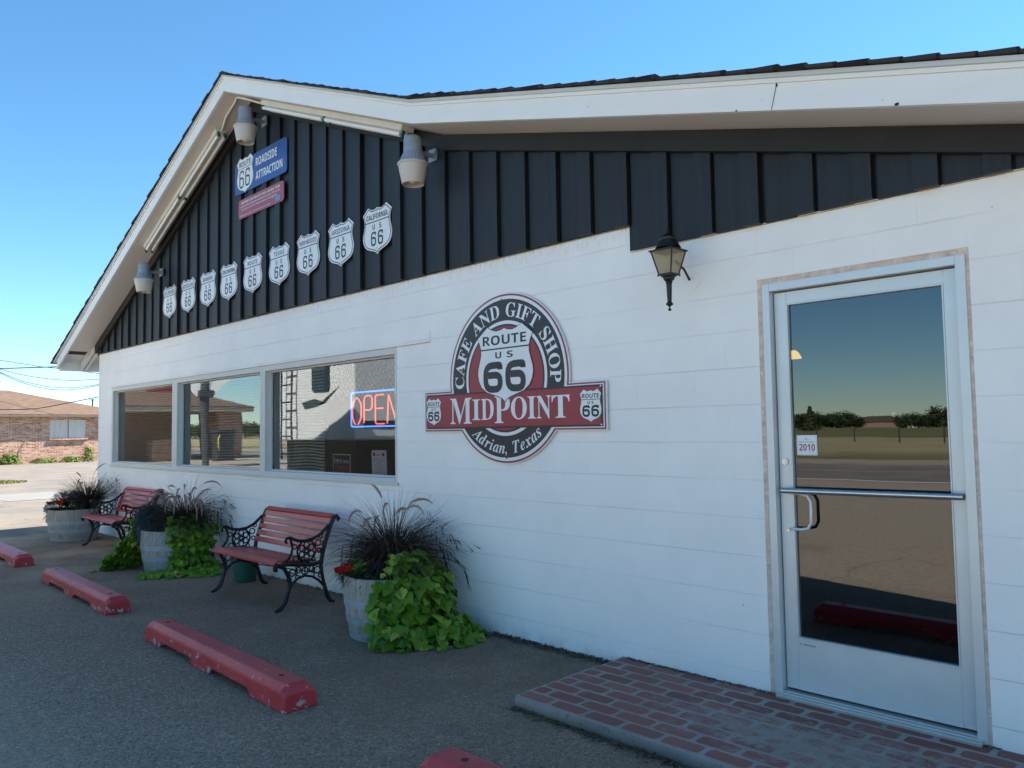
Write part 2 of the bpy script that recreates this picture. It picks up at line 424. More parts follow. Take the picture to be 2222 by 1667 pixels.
M['vine'] = mk_leaf('lime_vine_leaf', (.07, .18, .012), (.25, .42, .03), .3, .42, (.38, .50, .07), .86)
M['vine2'] = mk_leaf('green_vine_leaf', (.10, .23, .014), (.28, .45, .035), .35, .45, (.42, .52, .07), .88)
M['grassblade'] = mk_leaf('purple_grass_blade', (.026, .017, .016), (.085, .068, .048), .2, .6, (.22, .15, .10), .88)
M['plume'] = mk_leaf('grass_plume', (.42, .25, .22), (.66, .47, .40), .3, .8)
M['darkleaf'] = mk_leaf('dark_foliage', (.012, .035, .010), (.035, .075, .018), .25, .5)
M['bluefol'] = mk_leaf('slate_foliage', (.03, .045, .058), (.09, .125, .15), .1, .6)
M['silver'] = mk_leaf('silver_foliage', (.16, .19, .20), (.32, .36, .38), .2, .7)
M['redflower'] = mk_leaf('red_petal', (.62, .008, .008), (.85, .02, .015), .25, .5)
M['whiteflower'] = mk_leaf('white_petal', (.62, .62, .60), (.8, .8, .78), .3, .5)
M['weed'] = mk_leaf('weed_leaf', (.08, .15, .02), (.20, .28, .05), .3, .6)
M['alum'] = m_plain('painted_aluminium', (.60, .62, .63), .35, .25, var=.04, bump=.03, obj=False)
M['alum2'] = m_plain('brushed_aluminium', (.56, .55, .52), .3, .55, var=.03, bump=.03, obj=False)
M['winframe'] = mk_trim('window_frame_paint', (.62, .62, .60), (.30, .2, .13), .74)
M['steel'] = m_plain('steel', (.5, .5, .5), .25, .9, var=.05, bump=.02)
def mk_glass(name, tint, ior, rough=0.0):
    t = NT(name)
    fr = t.n('ShaderNodeFresnel'); fr.inputs[0].default_value = ior
    nb = t.bump(t.noise(t.pos(), 1.1, 2, .4), .05, .03); t.l(nb, fr.inputs['Normal'])
    tr = t.n('ShaderNodeBsdfTransparent'); tr.inputs[0].default_value = (*tint, 1)
    gl = t.n('ShaderNodeBsdfGlossy'); gl.inputs['Roughness'].default_value = rough; gl.inputs[0].default_value = (.93, .97, 1, 1)
    t.l(nb, gl.inputs['Normal'])
    mx = t.n('ShaderNodeMixShader'); t.l(fr.outputs[0], mx.inputs[0]); t.l(tr.outputs[0], mx.inputs[1]); t.l(gl.outputs[0], mx.inputs[2])
    t.l(mx.outputs[0], t.out.inputs[0]); return t.mat
M['glass'] = mk_glass('window_glass', (.93, .96, .94), 2.75)
M['doorglass'] = mk_glass('tinted_glass', (.08, .09, .08), 1.95)
def mk_frost():
    t = NT('frosted_lantern_glass'); tr = t.n('ShaderNodeBsdfTransparent'); tr.inputs[0].default_value = (.85, .8, .66, 1)
    p = t.n('ShaderNodeBsdfPrincipled'); p.inputs['Base Color'].default_value = (.55, .48, .34, 1); p.inputs['Roughness'].default_value = .25
    tl = t.n('ShaderNodeBsdfTranslucent'); tl.inputs[0].default_value = (.75, .66, .48, 1)
    a = t.n('ShaderNodeMixShader'); a.inputs[0].default_value = .6; t.l(p.outputs[0], a.inputs[1]); t.l(tl.outputs[0], a.inputs[2])
    b = t.n('ShaderNodeMixShader'); b.inputs[0].default_value = .55; t.l(tr.outputs[0], b.inputs[1]); t.l(a.outputs[0], b.inputs[2]); t.l(b.outputs[0], t.out.inputs[0]); return t.mat
M['lampglass'] = mk_frost()
M['white'] = m_plain('white_enamel', (.74, .76, .78), .35, var=.03, bump=.02, obj=False)
M['black'] = m_plain('black_enamel', (.018, .02, .026), .4, var=.1, bump=.02, obj=False)
M['signred'] = m_plain('sign_red', (.30, .032, .045), .4, var=.06, bump=.02, obj=False)
M['signblue'] = m_plain('sign_blue', (.025, .085, .30), .4, var=.06, bump=.02, obj=False)
M['plaque'] = m_plain('plaque_maroon', (.34, .07, .10), .4, var=.06, bump=.02, obj=False)
M['gray_ink'] = m_plain('faded_ink', (.14, .17, .24), .5, var=.2, nscale=10, bump=.02, obj=False)
M['graymetal'] = m_plain('grey_lamp_metal', (.27, .31, .36), .5, .2, var=.15, nscale=9)
M['bowl'] = m_plain('frosted_bowl', (.50, .46, .42), .35, 0, var=.06, bump=.05)
M['bulb'] = m_plain('bulb', (.72, .68, .6), .3, 0, var=.02, bump=.0)
M['green'] = m_plain('green_plastic', (.012, .085, .065), .5, var=.15)
M['redpaint'] = m_plain('label_red', (.5, .04, .04), .5)
M['tubeglass'] = m_plain('fluorescent_tube', (.74, .75, .76), .2, 0, var=.02, bump=0)
M['fixture'] = m_plain('cream_fixture', (.66, .63, .56), .5, var=.06, dirt=((.3, .24, .15), .72))
def mk_em(name, col, st):
    t = NT(name); e = t.n('ShaderNodeEmission'); e.inputs[0].default_value = (*col, 1); e.inputs[1].default_value = st
    t.l(e.outputs[0], t.out.inputs[0]); return t.mat
M['neonred'] = mk_em('neon_red', (1, .13, .09), .85)
M['neonblue'] = mk_em('neon_blue', (.085, .26, 1), .9)
M['warmlamp'] = mk_em('warm_lampshade', (1, .55, .13), 4)
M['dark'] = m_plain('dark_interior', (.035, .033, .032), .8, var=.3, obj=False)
M['floorin'] = m_plain('interior_floor', (.08, .065, .055), .6, obj=False)
M['blind'] = m_plain('blind_slat', (.93, .94, .91), .5, var=.04, bump=0, obj=False)
def mk_checker():
    t = NT('checker_wall'); P = t.pos()
    ck = t.n('ShaderNodeTexChecker'); ck.inputs['Scale'].default_value = 21
    ck.inputs['Color1'].default_value = (.02, .025, .03, 1); ck.inputs['Color2'].default_value = (.85, .88, .88, 1)
    t.l(t.pos(off=(.013, .017, .011)), ck.inputs[0])
    z = sep(t, P, 2)
    c = t.mix(t.ramp(t.math('MULTIPLY', z, .25), [(.470, 0), (.4705, 1)]), (.05, .045, .04), ck.outputs[0])
    return t.bsdf(c, .6)
M['checker'] = mk_checker()
def mk_brick(obj=False):
    t = NT('mixed_brick'); P = t.pos()
    v = comb(t, sep(t, P, 1), sep(t, P, 2)); v2 = comb(t, t.math('ADD', sep(t, P, 1), sep(t, P, 0)), sep(t, P, 2))
    br = t.n('ShaderNodeTexBrick'); t.l(v2, br.inputs['Vector'])
    br.inputs['Scale'].default_value = 1; br.inputs['Brick Width'].default_value = .24; br.inputs['Row Height'].default_value = .076
    br.inputs['Mortar Size'].default_value = .011; br.inputs['Bias'].default_value = -.1
    br.inputs['Color1'].default_value = (.34, .11, .065, 1); br.inputs['Color2'].default_value = (.62, .37, .24, 1); br.inputs['Mortar'].default_value = (.50, .44, .38, 1)
    n = t.noise(t.pos((1, 3.0, 10)), 1.1, 4, .7)
    c = t.mix(t.ramp(n, [(.56, 0), (.64, .8)]), br.outputs[0], (.11, .065, .06))
    c = t.mix(t.ramp(t.noise(t.pos((1, 4, 13)), 1.6, 2, .6), [(.60, 0), (.66, .7)]), c, (.68, .56, .46))
    return t.bsdf(c, .85, 0, t.bump(br.outputs['Fac'], .6, -.01), .2)
M['brick'] = mk_brick()
M['tanpaint'] = m_plain('tan_soffit', (.42, .31, .18), .7, obj=False)
M['cream'] = m_plain('cream_fascia', (.55, .46, .36), .6, obj=False)
M['oldboard'] = mk_wood('old_white_board', (.50, .50, .48), (.66, .66, .64), .7, (10, 10, 1), chip=(.25, .2, .17))
M['rvwhite'] = m_plain('rv_fibreglass', (.82, .81, .78), .35, var=.03, bump=.02, obj=False)
M['rvdark'] = m_plain('rv_window', (.02, .022, .025), .12, var=.1, bump=0)
M['rubber'] = m_plain('tyre_rubber', (.02, .02, .02), .8)
M['rvdecal'] = m_plain('rv_decal', (.05, .05, .055), .4)
M['polewood'] = m_plain('pole_dark', (.06, .06, .065), .7)
M['wire'] = m_plain('black_wire', (.03, .03, .03), .7)
M['bark'] = m_plain('bark', (.10, .075, .055), .9)
M['treeleaf'] = mk_leaf('tree_leaf', (.035, .055, .018), (.075, .10, .03), .15, .7)
M['barnwhite'] = m_plain('barn_white', (.72, .72, .70), .6, obj=False)
M['yellow'] = m_plain('yellow_plastic', (.7, .5, .03), .5)
M['orange'] = m_plain('orange_cone', (.75, .16, .03), .5)
M['bluefade'] = m_plain('sticker_blue', (.10, .30, .50), .5)
M['navy'] = m_plain('sticker_navy', (.06, .08, .22), .5)

# ------------------------------------------------------------------ text
BI = {'serif': (0x1D400, 0x1D41A), 'serifit': (0x1D468, 0x1D482), 'sansb': (0x1D5D4, 0x1D5EE), 'it': (0x1D434, 0x1D44E)}
def stylize(ch, st):
    if st in BI:
        if 'A' <= ch <= 'Z': return chr(BI[st][0]+ord(ch)-65)
        if 'a' <= ch <= 'z': return chr(BI[st][1]+ord(ch)-97)
    if ch.isdigit() and st == 'sansb': return chr(0x1D7EC+int(ch))
    if ch.isdigit() and st == 'serif': return chr(0x1D7CE+int(ch))
    return ch
_gc = {}
def glyph(txt, st='plain', res=3):
    """(verts2d, faces, x0, x1) normalised so that a capital is 1 high"""
    key = (txt, st)
    if key in _gc: return _gc[key]
    cu = bpy.data.curves.new('t', 'FONT'); cu.body = ''.join(stylize(c, st) for c in txt); cu.size = 1; cu.resolution_u = res
    ob = bpy.data.objects.new('t', cu); COL.objects.link(ob)
    dg = bpy.context.evaluated_depsgraph_get(); dg.update()
    me = bpy.data.meshes.new_from_object(ob.evaluated_get(dg))
    V = [(v.co.x, v.co.y) for v in me.vertices]; F = [tuple(p.vertices) for p in me.polygons]
    bpy.data.meshes.remove(me); bpy.data.objects.remove(ob); bpy.data.curves.remove(cu)
    if st not in _cap:
        _cap[st] = 1
        g = glyph('H', st); hh = max(v[1] for v in g[0]) if g[0] else .7
        _cap[st] = hh; _gc.clear()
    k = 1/_cap[st]
    V = [(a*k, b*k) for a, b in V]
    xs = [v[0] for v in V] or [0]
    r = (V, F, min(xs), max(xs)); _gc[key] = r
    return r
_cap = {}
def put_text(mb, txt, cx, cz, h, y, width=None, st='plain', align='c', slant=0, mp=None, wscale=1):
    V, F, a, b = glyph(txt, st)
    if not V: return
    sx = h*wscale if width is None else width/(b-a)
    off = {'c': (a+b)/2, 'l': a, 'r': b}[align]
    mp = mp or (lambda x, yy, z: (x, yy, z))
    vs = [mp(cx+(u-off)*sx+slant*v*h, y, cz+v*h) for u, v in V]
    mb.add(vs, F)
def arc_text(mb, txt, c, r, h, y, a0, a1, st='serif', wscale=1, inward=False, space=.45, gap=.10):
    """letters spread between angles a0 and a1 (degrees, standard), baseline radius r"""
    items = []; tot = 0
    for ch in txt:
        if ch == ' ': wdt = space
        else:
            g = glyph(ch, st if ch != ',' else st); wdt = (g[3]-g[2])*wscale
        items.append((ch, wdt)); tot += wdt
    n = len(txt); A = radians(a1-a0); total = abs(A)*r/h
    g_ = (total-tot)/(n-1); pos = 0; sgn = 1 if A > 0 else -1
    for ch, wdt in items:
        if ch != ' ':
            V, F, a, b = glyph(ch, st)
            th = radians(a0)+sgn*(pos+wdt/2)*h/r
            if inward: ux, uz = -sin(th), cos(th); vx, vz = -cos(th), -sin(th)
            else: ux, uz = sin(th), -cos(th); vx, vz = cos(th), sin(th)
            bx, bz = c[0]+r*cos(th), c[1]+r*sin(th)
            m_ = (a+b)/2
            mb.add([(bx+ux*(u-m_)*h*wscale+vx*v*h, y, bz+uz*(u-m_)*h*wscale+vz*v*h) for u, v in V], F)
        pos += wdt+g_
def stroke(mb, pts, wd, y, close=False):
    """flat ribbon of width wd along 2-D points, mitred"""
    P = [Vector(p) for p in pts]; n = len(P); L = []; R = []
    for i in range(n):
        if close: d0 = (P[i]-P[i-1]).normalized(); d1 = (P[(i+1) % n]-P[i]).normalized()
        else:
            d0 = (P[i]-P[i-1]).normalized() if i else (P[1]-P[0]).normalized()
            d1 = (P[i+1]-P[i]).normalized() if i < n-1 else d0
        t = d0+d1; t = t.normalized() if t.length > 1e-6 else d0
        nn = Vector((-t.y, t.x)); k = wd/2/max(.8, nn.dot(Vector((-d0.y, d0.x))))
        L.append(P[i]+nn*k); R.append(P[i]-nn*k)
    vs = [(p.x, y, p.y) for p in L]+[(p.x, y, p.y) for p in R]
    m = n if close else n-1
    mb.add(vs, [(i, n+i, n+(i+1) % n, (i+1) % n) for i in range(m)])
def rpath(pts, r, k=4, close=False):
    """round the corners of a 2-D path"""
    P = [Vector(p) for p in pts]; n = len(P); out = []
    for i in range(n):
        if not close and i in (0, n-1): out.append(P[i]); continue
        a, b, c = P[i-1], P[i], P[(i+1) % n]
        rr = min(r, (a-b).length*.5, (c-b).length*.5)
        p0 = b+(a-b).normalized()*rr; p1 = b+(c-b).normalized()*rr
        for j in range(k+1):
            t = j/k; out.append((1-t)**2*p0+2*t*(1-t)*b+t*t*p1)
    return [(p.x, p.y) for p in out]
def six(mb, x, z, wd, ht, sw, y):
    h2 = sw/2
    p = [(x+wd-h2, z+ht*.74), (x+wd-h2, z+ht-h2), (x+h2, z+ht-h2), (x+h2, z+h2), (x+wd-h2, z+h2), (x+wd-h2, z+ht*.57), (x+sw*1.02, z+ht*.57)]
    stroke(mb, rpath(p, wd*.34, 4), sw, y)
SH = [(0, .93), (.12, .885), (.3, .865), (.46, .91), (.62, 1.0), (.80, .87), (1.0, .72), (.93, .60), (.875, .44), (.87, .26), (.93, .06), (.985, -.1), (1.0, -.26), (.96, -.44), (.86, -.60), (.68, -.73), (.45, -.80), (.22, -.865), (.08, -.925), (0, -1)]
def shield(cx, cz, w_, h_, k=1):
    P = SH+[(-a, b) for a, b in SH[1:-1]][::-1]
    return [(cx+a*w_/2*k, cz+b*h_/2*k) for a, b in P]
def ell(cx, cz, rx, rz, n=72): return [(cx+rx*cos(2*pi*i/n), cz+rz*sin(2*pi*i/n)) for i in range(n)]
def rrect(x0, x1, z0, z1, r=0.0, k=4):
    if r <= 0: return [(x0, z0), (x1, z0), (x1, z1), (x0, z1)]
    return rpath([(x0, z0), (x1, z0), (x1, z1), (x0, z1)], r, k, True)

# ================================================================== SETTING
def sheet(name, x0, x1, y0, y1, z, mat):
    return struct(MB().add([(x0, y0, z), (x1, y0, z), (x1, y1, z), (x0, y1, z)], [(0, 1, 2, 3)]).build(name, mat))
sheet('ground', -3000, 3000, -3000, 3000, -.03, M['field'])
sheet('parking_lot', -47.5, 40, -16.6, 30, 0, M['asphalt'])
sheet('highway', -400, 400, -26, -16.6, .004, M['road'])
sheet('road_edge_line', -400, 400, -16.9, -16.5, .010, M['line'])
sheet('road_centre_line', -400, 400, -21.4, -21.28, .010, M['line'])
sheet('road_shoulder', -400, 400, -30.5, -26, .001, M['asphalt'])
# concrete gutter strip of the side street
g = MB()
for i in range(14):
    y0 = -24+i*3.05
    g.box(-20.9, -18.3, y0+.012, y0+3.04, -.01, .012)
struct(g.build('concrete_gutter', M['concrete']))
g = MB(); rr = random.Random(5)
for i in range(3500):
    a = rr.uniform(0, 2*pi); d = sqrt(rr.random()); x = -27.2+1.5*d*cos(a); y = .9+1.9*d*sin(a)
    hh = rr.uniform(.02, .07); t = rr.uniform(0, pi); dx, dy = cos(t)*.025, sin(t)*.025
    g.add([(x-dx, y-dy, 0), (x+dx, y+dy, 0), (x+rr.uniform(-.04, .04), y, hh)], [(0, 1, 2)])
tag(g.build('grass_patch', mk_leaf('olive_grass', (.16, .17, .05), (.30, .28, .10), .2, .7)), 'small patch of short green grass on the pale side street pavement', 'grass', kind='stuff')

# ================================================================== CAFE BUILDING
cafe = thing('cafe_building', 'white painted block cafe with black board gable and wide white fascia', 'building')
WL, WR = -10.69, 4.6
XA, ZA = -5.51, 5.024            # soffit line: ridge, kink
XK, ZK = -2.315, 3.737
SLL, SLR, SLX = .4290, .4045, .2725
def sof(x):
    if x < XA: return ZA-(XA-x)*SLL
    if x < XK: return ZA-(x-XA)*(ZA-ZK)/(XK-XA)
    return ZK-(x-XK)*SLX
g = MB()
Z1 = 2.69
def wb(x0, x1, z0, z1): g.box(x0, x1, 0, .2, z0, z1)
wb(WL, -10.085, -.02, Z1); wb(-10.085, -3.06, -.02, 1.03); wb(-10.085, -3.06, 2.155, Z1); wb(-3.06, .20, -.02, Z1)
wb(.20, 1.222, 2.237, Z1-.17); wb(1.222, WR, -.02, Z1-.17); wb(.20, 1.222, Z1-.17, sof(1.222)-.02)
wb(1.222, 2.0, Z1-.17, sof(2.0)-.02)
# window lintel, slightly proud of the wall
g.box(-10.14, -2.603, -.012, 0, 2.158, 2.243)
g.build('front_wall', M['block'], cafe)
g = MB(); g.box(WL, WL+.2, .2, 12, -.02, 2.6); g.box(WR-.2, WR, .2, 12, -.02, 1.8); g.box(WL+.2, WR-.2, 11.8, 12, -.02, 2.0)
g.build('side_wall', M['block'], cafe)
# gable backing + boards
g = MB()
prof = [(WL+.02, 2.68), (-.62, 2.68), (-.62, 2.5), (WR-.1, 2.5), (WR-.1, 2.51)]
top = [(2.2, sof(2.2)+.01), (XK, ZK+.01), (XA, ZA+.01), (WL+.02, sof(WL)+.01)]
g.prism([(WL+.02, 2.70), (-.634, 2.70), (-.634, 2.54), (2.1, 2.54), (XK, ZK+.01), (XA, ZA+.01)], -.004, .1)
g.build('gable_backing', M['siding'], cafe)
g = MB(); rr = random.Random(3)
k = -36; edges = []
x = -.612
while x > WL-.3: x -= .29
while x < 2.15:
    xa = x; xb = x+.29
    for (u0, u1, d0, d1) in ((xa+.012, xa+.185, -.022, 0), (xa+.178, xb-.004, -.048, -.012)):
        u0j = u0+rr.uniform(-.004, .004); u1j = u1+rr.uniform(-.004, .004)
        u0j = max(u0j, WL+.01); u1j = min(u1j, 2.1)
        if u1j-u0j < .02: continue
        zb = (2.70 if u1j < -.60 else 2.535)+rr.uniform(-.004, .004)
        za0, za1 = sof(u0j)-.005, sof(u1j)-.005
        j = rr.uniform(-.004, .004)
        if min(za0, za1) < zb+.01:
            if max(za0, za1) < zb+.02: continue
        P = [(u0j, zb), (u1j, zb), (u1j, max(za1, zb+.004)), (u0j, max(za0, zb+.004))]
        if u0j < XA < u1j: P = [(u0j, zb), (u1j, zb), (u1j, za1), (XA, ZA-.005), (u0j, za0)]
        # two long boards pieced from a few subdivisions keeps the edges slightly irregular
        g.prism(P, d0+j, d1)
    x += .29
g.build('gable_board', M['siding'], cafe)
# frieze board under the soffit
def band(mb, pts, lo, hi, y0, y1):
    """strip following the roof line between offsets lo..hi (vertical)"""
    for (a, b) in zip(pts[:-1], pts[1:]):
        mb.prism([(a[0], a[1]+lo), (b[0], b[1]+lo), (b[0], b[1]+hi), (a[0], a[1]+hi)], y0, y1)
g = MB(); R2 = 2.2
band(g, [(WL+.06, sof(WL+.06)), (XA, ZA), (XK, ZK), (1.9, sof(1.9))], -.125, -.004, -.085, -.03)
g.build('frieze_board', m_plain('brown_black_board', (.0095, .009, .008), .65, var=.3, nscale=5, obj=False), cafe)
g = MB()
g.box(WL, -.636, -.004, .004, 2.6925, 2.6965); g.box(-.630, 2.05, -.004, .004, 2.5295, 2.5335)
g.build('caulk_line', M['caulk'], cafe)
# fascia
EX = -11.40; RX = 5.4
FP = [(EX, 2.500), (-5.500, 5.024), (-2.312, 3.736), (RX, 3.736-(RX+2.312)*.2725)]
g = MB(); band(g, FP, 0, .131, -.400, -.375); g.build('fascia', M['trim'], cafe)
g = MB(); band(g, [(a[0]-(.03 if i == 0 else 0), a[1]) for i, a in enumerate(FP)], .1315, .154, -.410, -.375); g.build('fascia_trim', M['trim'], cafe)
g = MB(); band(g, [(a[0]-(.12 if i == 0 else 0), a[1]-(.05 if i == 0 else 0)) for i, a in enumerate(FP)], .1545, .176, -.424, -.375); g.build('drip_edge', M['drip'], cafe)
g = MB(); FZ = lambda x: 3.736-(x+2.312)*.2725
g.add([(.545, -.4012, FZ(.545)+.129), (.549, -.4012, FZ(.549)+.129), (.517, -.4012, FZ(.517)+.002), (.514, -.4012, FZ(.514)+.002)], [(0, 1, 2, 3)])
g.add([(.540, -.4013, FZ(.54)+.112), (.552, -.4013, FZ(.55)+.115), (.550, -.4013, FZ(.55)+.1305), (.542, -.4013, FZ(.54)+.1305)], [(0, 1, 2, 3)])
g.build('board_joint', M['iron'], cafe)
for (x, o_, a_) in ((1.082, .006, .010), (-.62, .06, .003), (.331, .003, .006), (-3.9, .07, .004), (-6.9, .05, .004)):
    g = MB(); zz = (FZ(x) if x > -2.33 else (3.736+(-2.312-x)*.404 if x > -5.5 else 5.024-(-5.5-x)*.4278))+o_
    g.prism(ell(x, zz, a_, a_*.7, 10), -.4165 if o_ > .15 else -.4015, -.4005); g.build('knot_hole', M['iron'], cafe)
# soffit
g = MB()
SP = [(-10.83, sof(-10.83)), (XA, ZA), (XK, ZK), (RX, sof(RX))]
band(g, SP, -.001, .012, -.3745, .0)
g.build('soffit', M['soffit'], cafe)
# open eave at the left end: sheathing, fascia back, rafter tails
g = MB()
band(g, [(-11.42, sof(-11.42)+.10), (-10.70, sof(-10.70)+.10)], 0, .014, -.374, 12)
g.box(-11.385, -11.36, -.374, 12, 2.475, 2.62)
for yy in (-.06, .0, .6, 1.2, 1.8, 2.4): 
    g.prism([(-11.34, sof(-11.34)-.03), (-10.695, sof(-10.695)-.03), (-10.695, sof(-10.695)+.095), (-11.34, sof(-11.34)+.095)], yy-.02, yy+.02)
g.build('open_eave', M['trim'], cafe)
# roof: real shingle courses, saw-tooth, extruded along the ridge
g = MB(); rr = random.Random(9)
def courses(p, q, y0, y1, up=1):
    p = Vector(p); q = Vector(q); L = (q-p).length; d = (q-p)/L; n = Vector((-d.y, d.x)) if d.x > 0 else Vector((d.y, -d.x))
    if n.y < 0: n = -n
    s_ = 0
    while s_ < L-.01:
        e = min(L, s_+.143)
        a = p+d*s_; b = p+d*e
        t0 = .021+rr.uniform(-.003, .007); t1 = .013       # thick at the lower end
        yj = y0-rr.uniform(0, .014)
        P = [a, b+d*.02, b+d*.02+n*t1, a+n*t0]
        g.prism([(v.x, v.y) for v in P], yj, y1)
        s_ = e
U = lambda i, dx=0: (FP[i][0]+dx, FP[i][1]+.1765)
courses((FP[0][0]-.19, FP[0][1]+.1765-.082), U(1, .02), -.436, 12.3)
courses(U(2), U(1, -.02), -.436, 12.3)
courses(U(3), U(2, .02), -.436, 12.3)
g.build('roof', M['shingle_dark'], cafe)
g = MB()
g.prism([(FP[0][0]-.1, FP[0][1]+.13), (FP[0][0]-.1, FP[0][1]+.09), (WL+.1, sof(WL+.1)+.05), (XA, ZA+.05), (XK, ZK+.05), (RX-.1, sof(RX)+.05), (RX-.1, FP[3][1]+.172), (FP[2][0], FP[2][1]+.172), (FP[1][0], FP[1][1]+.172)], -.373, 12.25)
g.build('roof_deck', M['dark'], cafe)
# interior shell
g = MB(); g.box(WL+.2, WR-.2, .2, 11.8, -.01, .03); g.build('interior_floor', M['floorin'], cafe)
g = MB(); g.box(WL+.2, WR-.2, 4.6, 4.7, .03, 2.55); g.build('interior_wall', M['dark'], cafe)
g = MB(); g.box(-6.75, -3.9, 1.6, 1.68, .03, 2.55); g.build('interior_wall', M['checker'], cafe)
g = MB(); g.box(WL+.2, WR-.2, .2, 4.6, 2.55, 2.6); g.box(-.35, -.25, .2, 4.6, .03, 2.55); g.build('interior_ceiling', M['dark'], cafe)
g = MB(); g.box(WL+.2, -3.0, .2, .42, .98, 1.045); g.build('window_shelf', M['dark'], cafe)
# windows: three framed lights
def window(x0, x1, gx0, gx1):
    fr = MB()
    zt, zb = 2.155, 1.03
    fr.box(x0, gx0, -.006, .12, zb, zt); fr.box(gx1, x1, -.006, .12, zb, zt)
    fr.box(gx0, gx1, -.006, .12, 2.098, zt); fr.box(gx0, gx1, -.010, .12, zb, 1.062)
    # inner beads
    fr.box(gx0, gx0+.016, .045, .075, 1.062, 2.098); fr.box(gx1-.016, gx1, .045, .075, 1.062, 2.098)
    fr.box(gx0+.016, gx1-.016, .045, .075, 2.082, 2.098); fr.box(gx0+.016, gx1-.016, .045, .075, 1.062, 1.078)
    f = fr.build('window', M['winframe'], cafe, bevel=.003)
    p = MB(); p.add([(gx0, .08, 1.062), (gx1, .08, 1.062), (gx1, .08, 2.098), (gx0, .08, 2.098)], [(0, 1, 2, 3)])
    p.build('window_pane', M['glass'], f)
window(-10.085, -7.74, -10.03, -7.815); window(-7.739, -5.41, -7.66, -5.462); window(-5.409, -3.06, -5.352, -3.082)
g = MB(); g.box(-10.12, -3.03, -.022, -.010, 1.005, 1.032); g.build('window_sill', M['winframe'], cafe, bevel=.003)
# rusty cobweb line over the window
g = MB(); g.box(-10.14, -2.603, -.0125, -.002, 2.1545, 2.158); g.build('caulk_line', M['caulk'], cafe)

# door
g = MB()
g.box(.200, .228, .004, .1, .055, 2.237); g.box(1.206, 1.222, .004, .1, .055, 2.237); g.box(.228, 1.206, .004, .1, 2.208, 2.237)
g.build('caulk_line', M['salmon'], cafe)
df = MB()
df.box(.228, .268, -.004, .12, .055, 2.208); df.box(1.164, 1.206, -.004, .12, .055, 2.208); df.box(.268, 1.164, -.004, .12, 2.165, 2.208)
df.box(.268, 1.164, .085, .12, 2.145, 2.165)
dfo = df.build('door_frame', M['alum'], cafe, bevel=.002)
g = MB(); g.box(.25, 1.19, -.045, .1, .055, .070); g.box(.25, 1.19, -.02, .1, .070, .078); g.box(.25, 1.19, .0, .1, .078, .084); g.build('threshold', M['alum2'], cafe, bevel=.002)
dl = MB()
y0, y1 = .040, .082
dl.box(.274, .340, y0, y1, .094, 2.158); dl.box(1.100, 1.160, y0, y1, .094, 2.158)
dl.box(.3402, 1.0998, y0+.0015, y1, 2.094, 2.158); dl.box(.3402, 1.0998, y0+.0015, y1, .094, .352)
dl.box(.3402, 1.0998, y0-.004, y0+.0012, .094, .112)
# glazing beads
dl.box(.3402, .347, y0-.003, y0+.02, .352, 2.094); dl.box(1.093, 1.0998, y0-.003, y0+.02, .352, 2.094)
dl.box(.347, 1.093, y0-.003, y0+.02, 2.087, 2.094); dl.box(.347, 1.093, y0-.003, y0+.02, .352, .360)
dlo = dl.build('door', M['alum'], cafe, bevel=.0015)
g = MB(); g.add([(.347, .058, .36), (1.093, .058, .36), (1.093, .058, 2.087), (.347, .058, 2.087)], [(0, 1, 2, 3)]); g.build('door_glass', M['doorglass'], dlo)
g = MB()
g.tube([(.300, .0, 1.113), (1.155, .0, 1.122)], .0155, 14)
g.box(.302, .330, .0, .04, 1.104, 1.122); g.box(1.122, 1.152, .0, .04, 1.112, 1.131)
g.build('push_bar', M['steel'], dlo, smooth=True)
g = MB(); g.tube([(.330, .036, 1.10), (.39, .018, 1.10), (.430, .016, 1.09), (.446, .016, 1.06), (.446, .016, .955), (.430, .016, .925), (.39, .018, .915), (.330, .036, .915)], .0085, 10)
g.build('pull_handle', M['alum'], dlo, smooth=True)
g = MB()
g.tube([(.307, .032, 1.262), (.307, .041, 1.262)], [.017, .019], 20); g.tube([(.307, .029, 1.262), (.307, .033, 1.262)], .008, 12)
g.build('lock', M['steel'], dlo, smooth=True)
g = MB(); g.tube([(.312, .034, .905), (.312, .041, .905)], [.010, .012], 16); g.build('lock', M['steel'], dlo, smooth=True)
g = MB(); put_text(g, 'O  entrance', .352, .322, .010, y0+.0008, None, 'sansb', 'l'); g.v = [(a, y0+.0008, c) for a, b, c in g.v]
g.build('maker_mark', M['signblue'], dlo)

# porch
g = MB()
PX0, PX1, PY0, PZ = -.760, 6.0, -.955, .055
rr = random.Random(2)
pts = [(PX0-.01, 0)]+[(PX0+rr.uniform(-.006, .006)-.004, -.95*i/8) for i in range(1, 8)]+[(PX0, PY0+.02), (PX0+.02, PY0)]
pts += [(PX0+i*.25+.1, PY0+rr.uniform(-.008, .008)) for i in range(1, 26)]+[(PX1, PY0), (PX1, 0)]
mpz = lambda a, y, b: (a, b, y)
g.prism(pts, .055, -.02, mp=lambda a, y, b: (a, b, y))
po = g.build('porch', M['porch'], bevel=.006)
tag(po, 'low concrete porch slab stamped with faded red bricks in front of the glass door', 'porch')
g = MB(); row = 0; yb = -.012
while yb-.09 > PY0-.002:
    xo = PX0+.012-(.11 if row % 2 else 0)
    x = xo
    while x < 4.2:
        a = max(x, PX0+.012)+rr.uniform(-.003, .003); b = x+.198+rr.uniform(-.004, .004)
        if b-a > .05:
            c0 = yb-.083+rr.uniform(-.002, .002); c1 = yb
            poly = rpath([(a, c0), (b, c0), (b, c1), (a, c1)], .024, 3, True)
            g.add([(u, v, .0556) for u, v in poly], [tuple(range(len(poly)))])
        x += .222
    yb -= .1035; row += 1
g.build('stamped_brick', M['pbrick'], po)
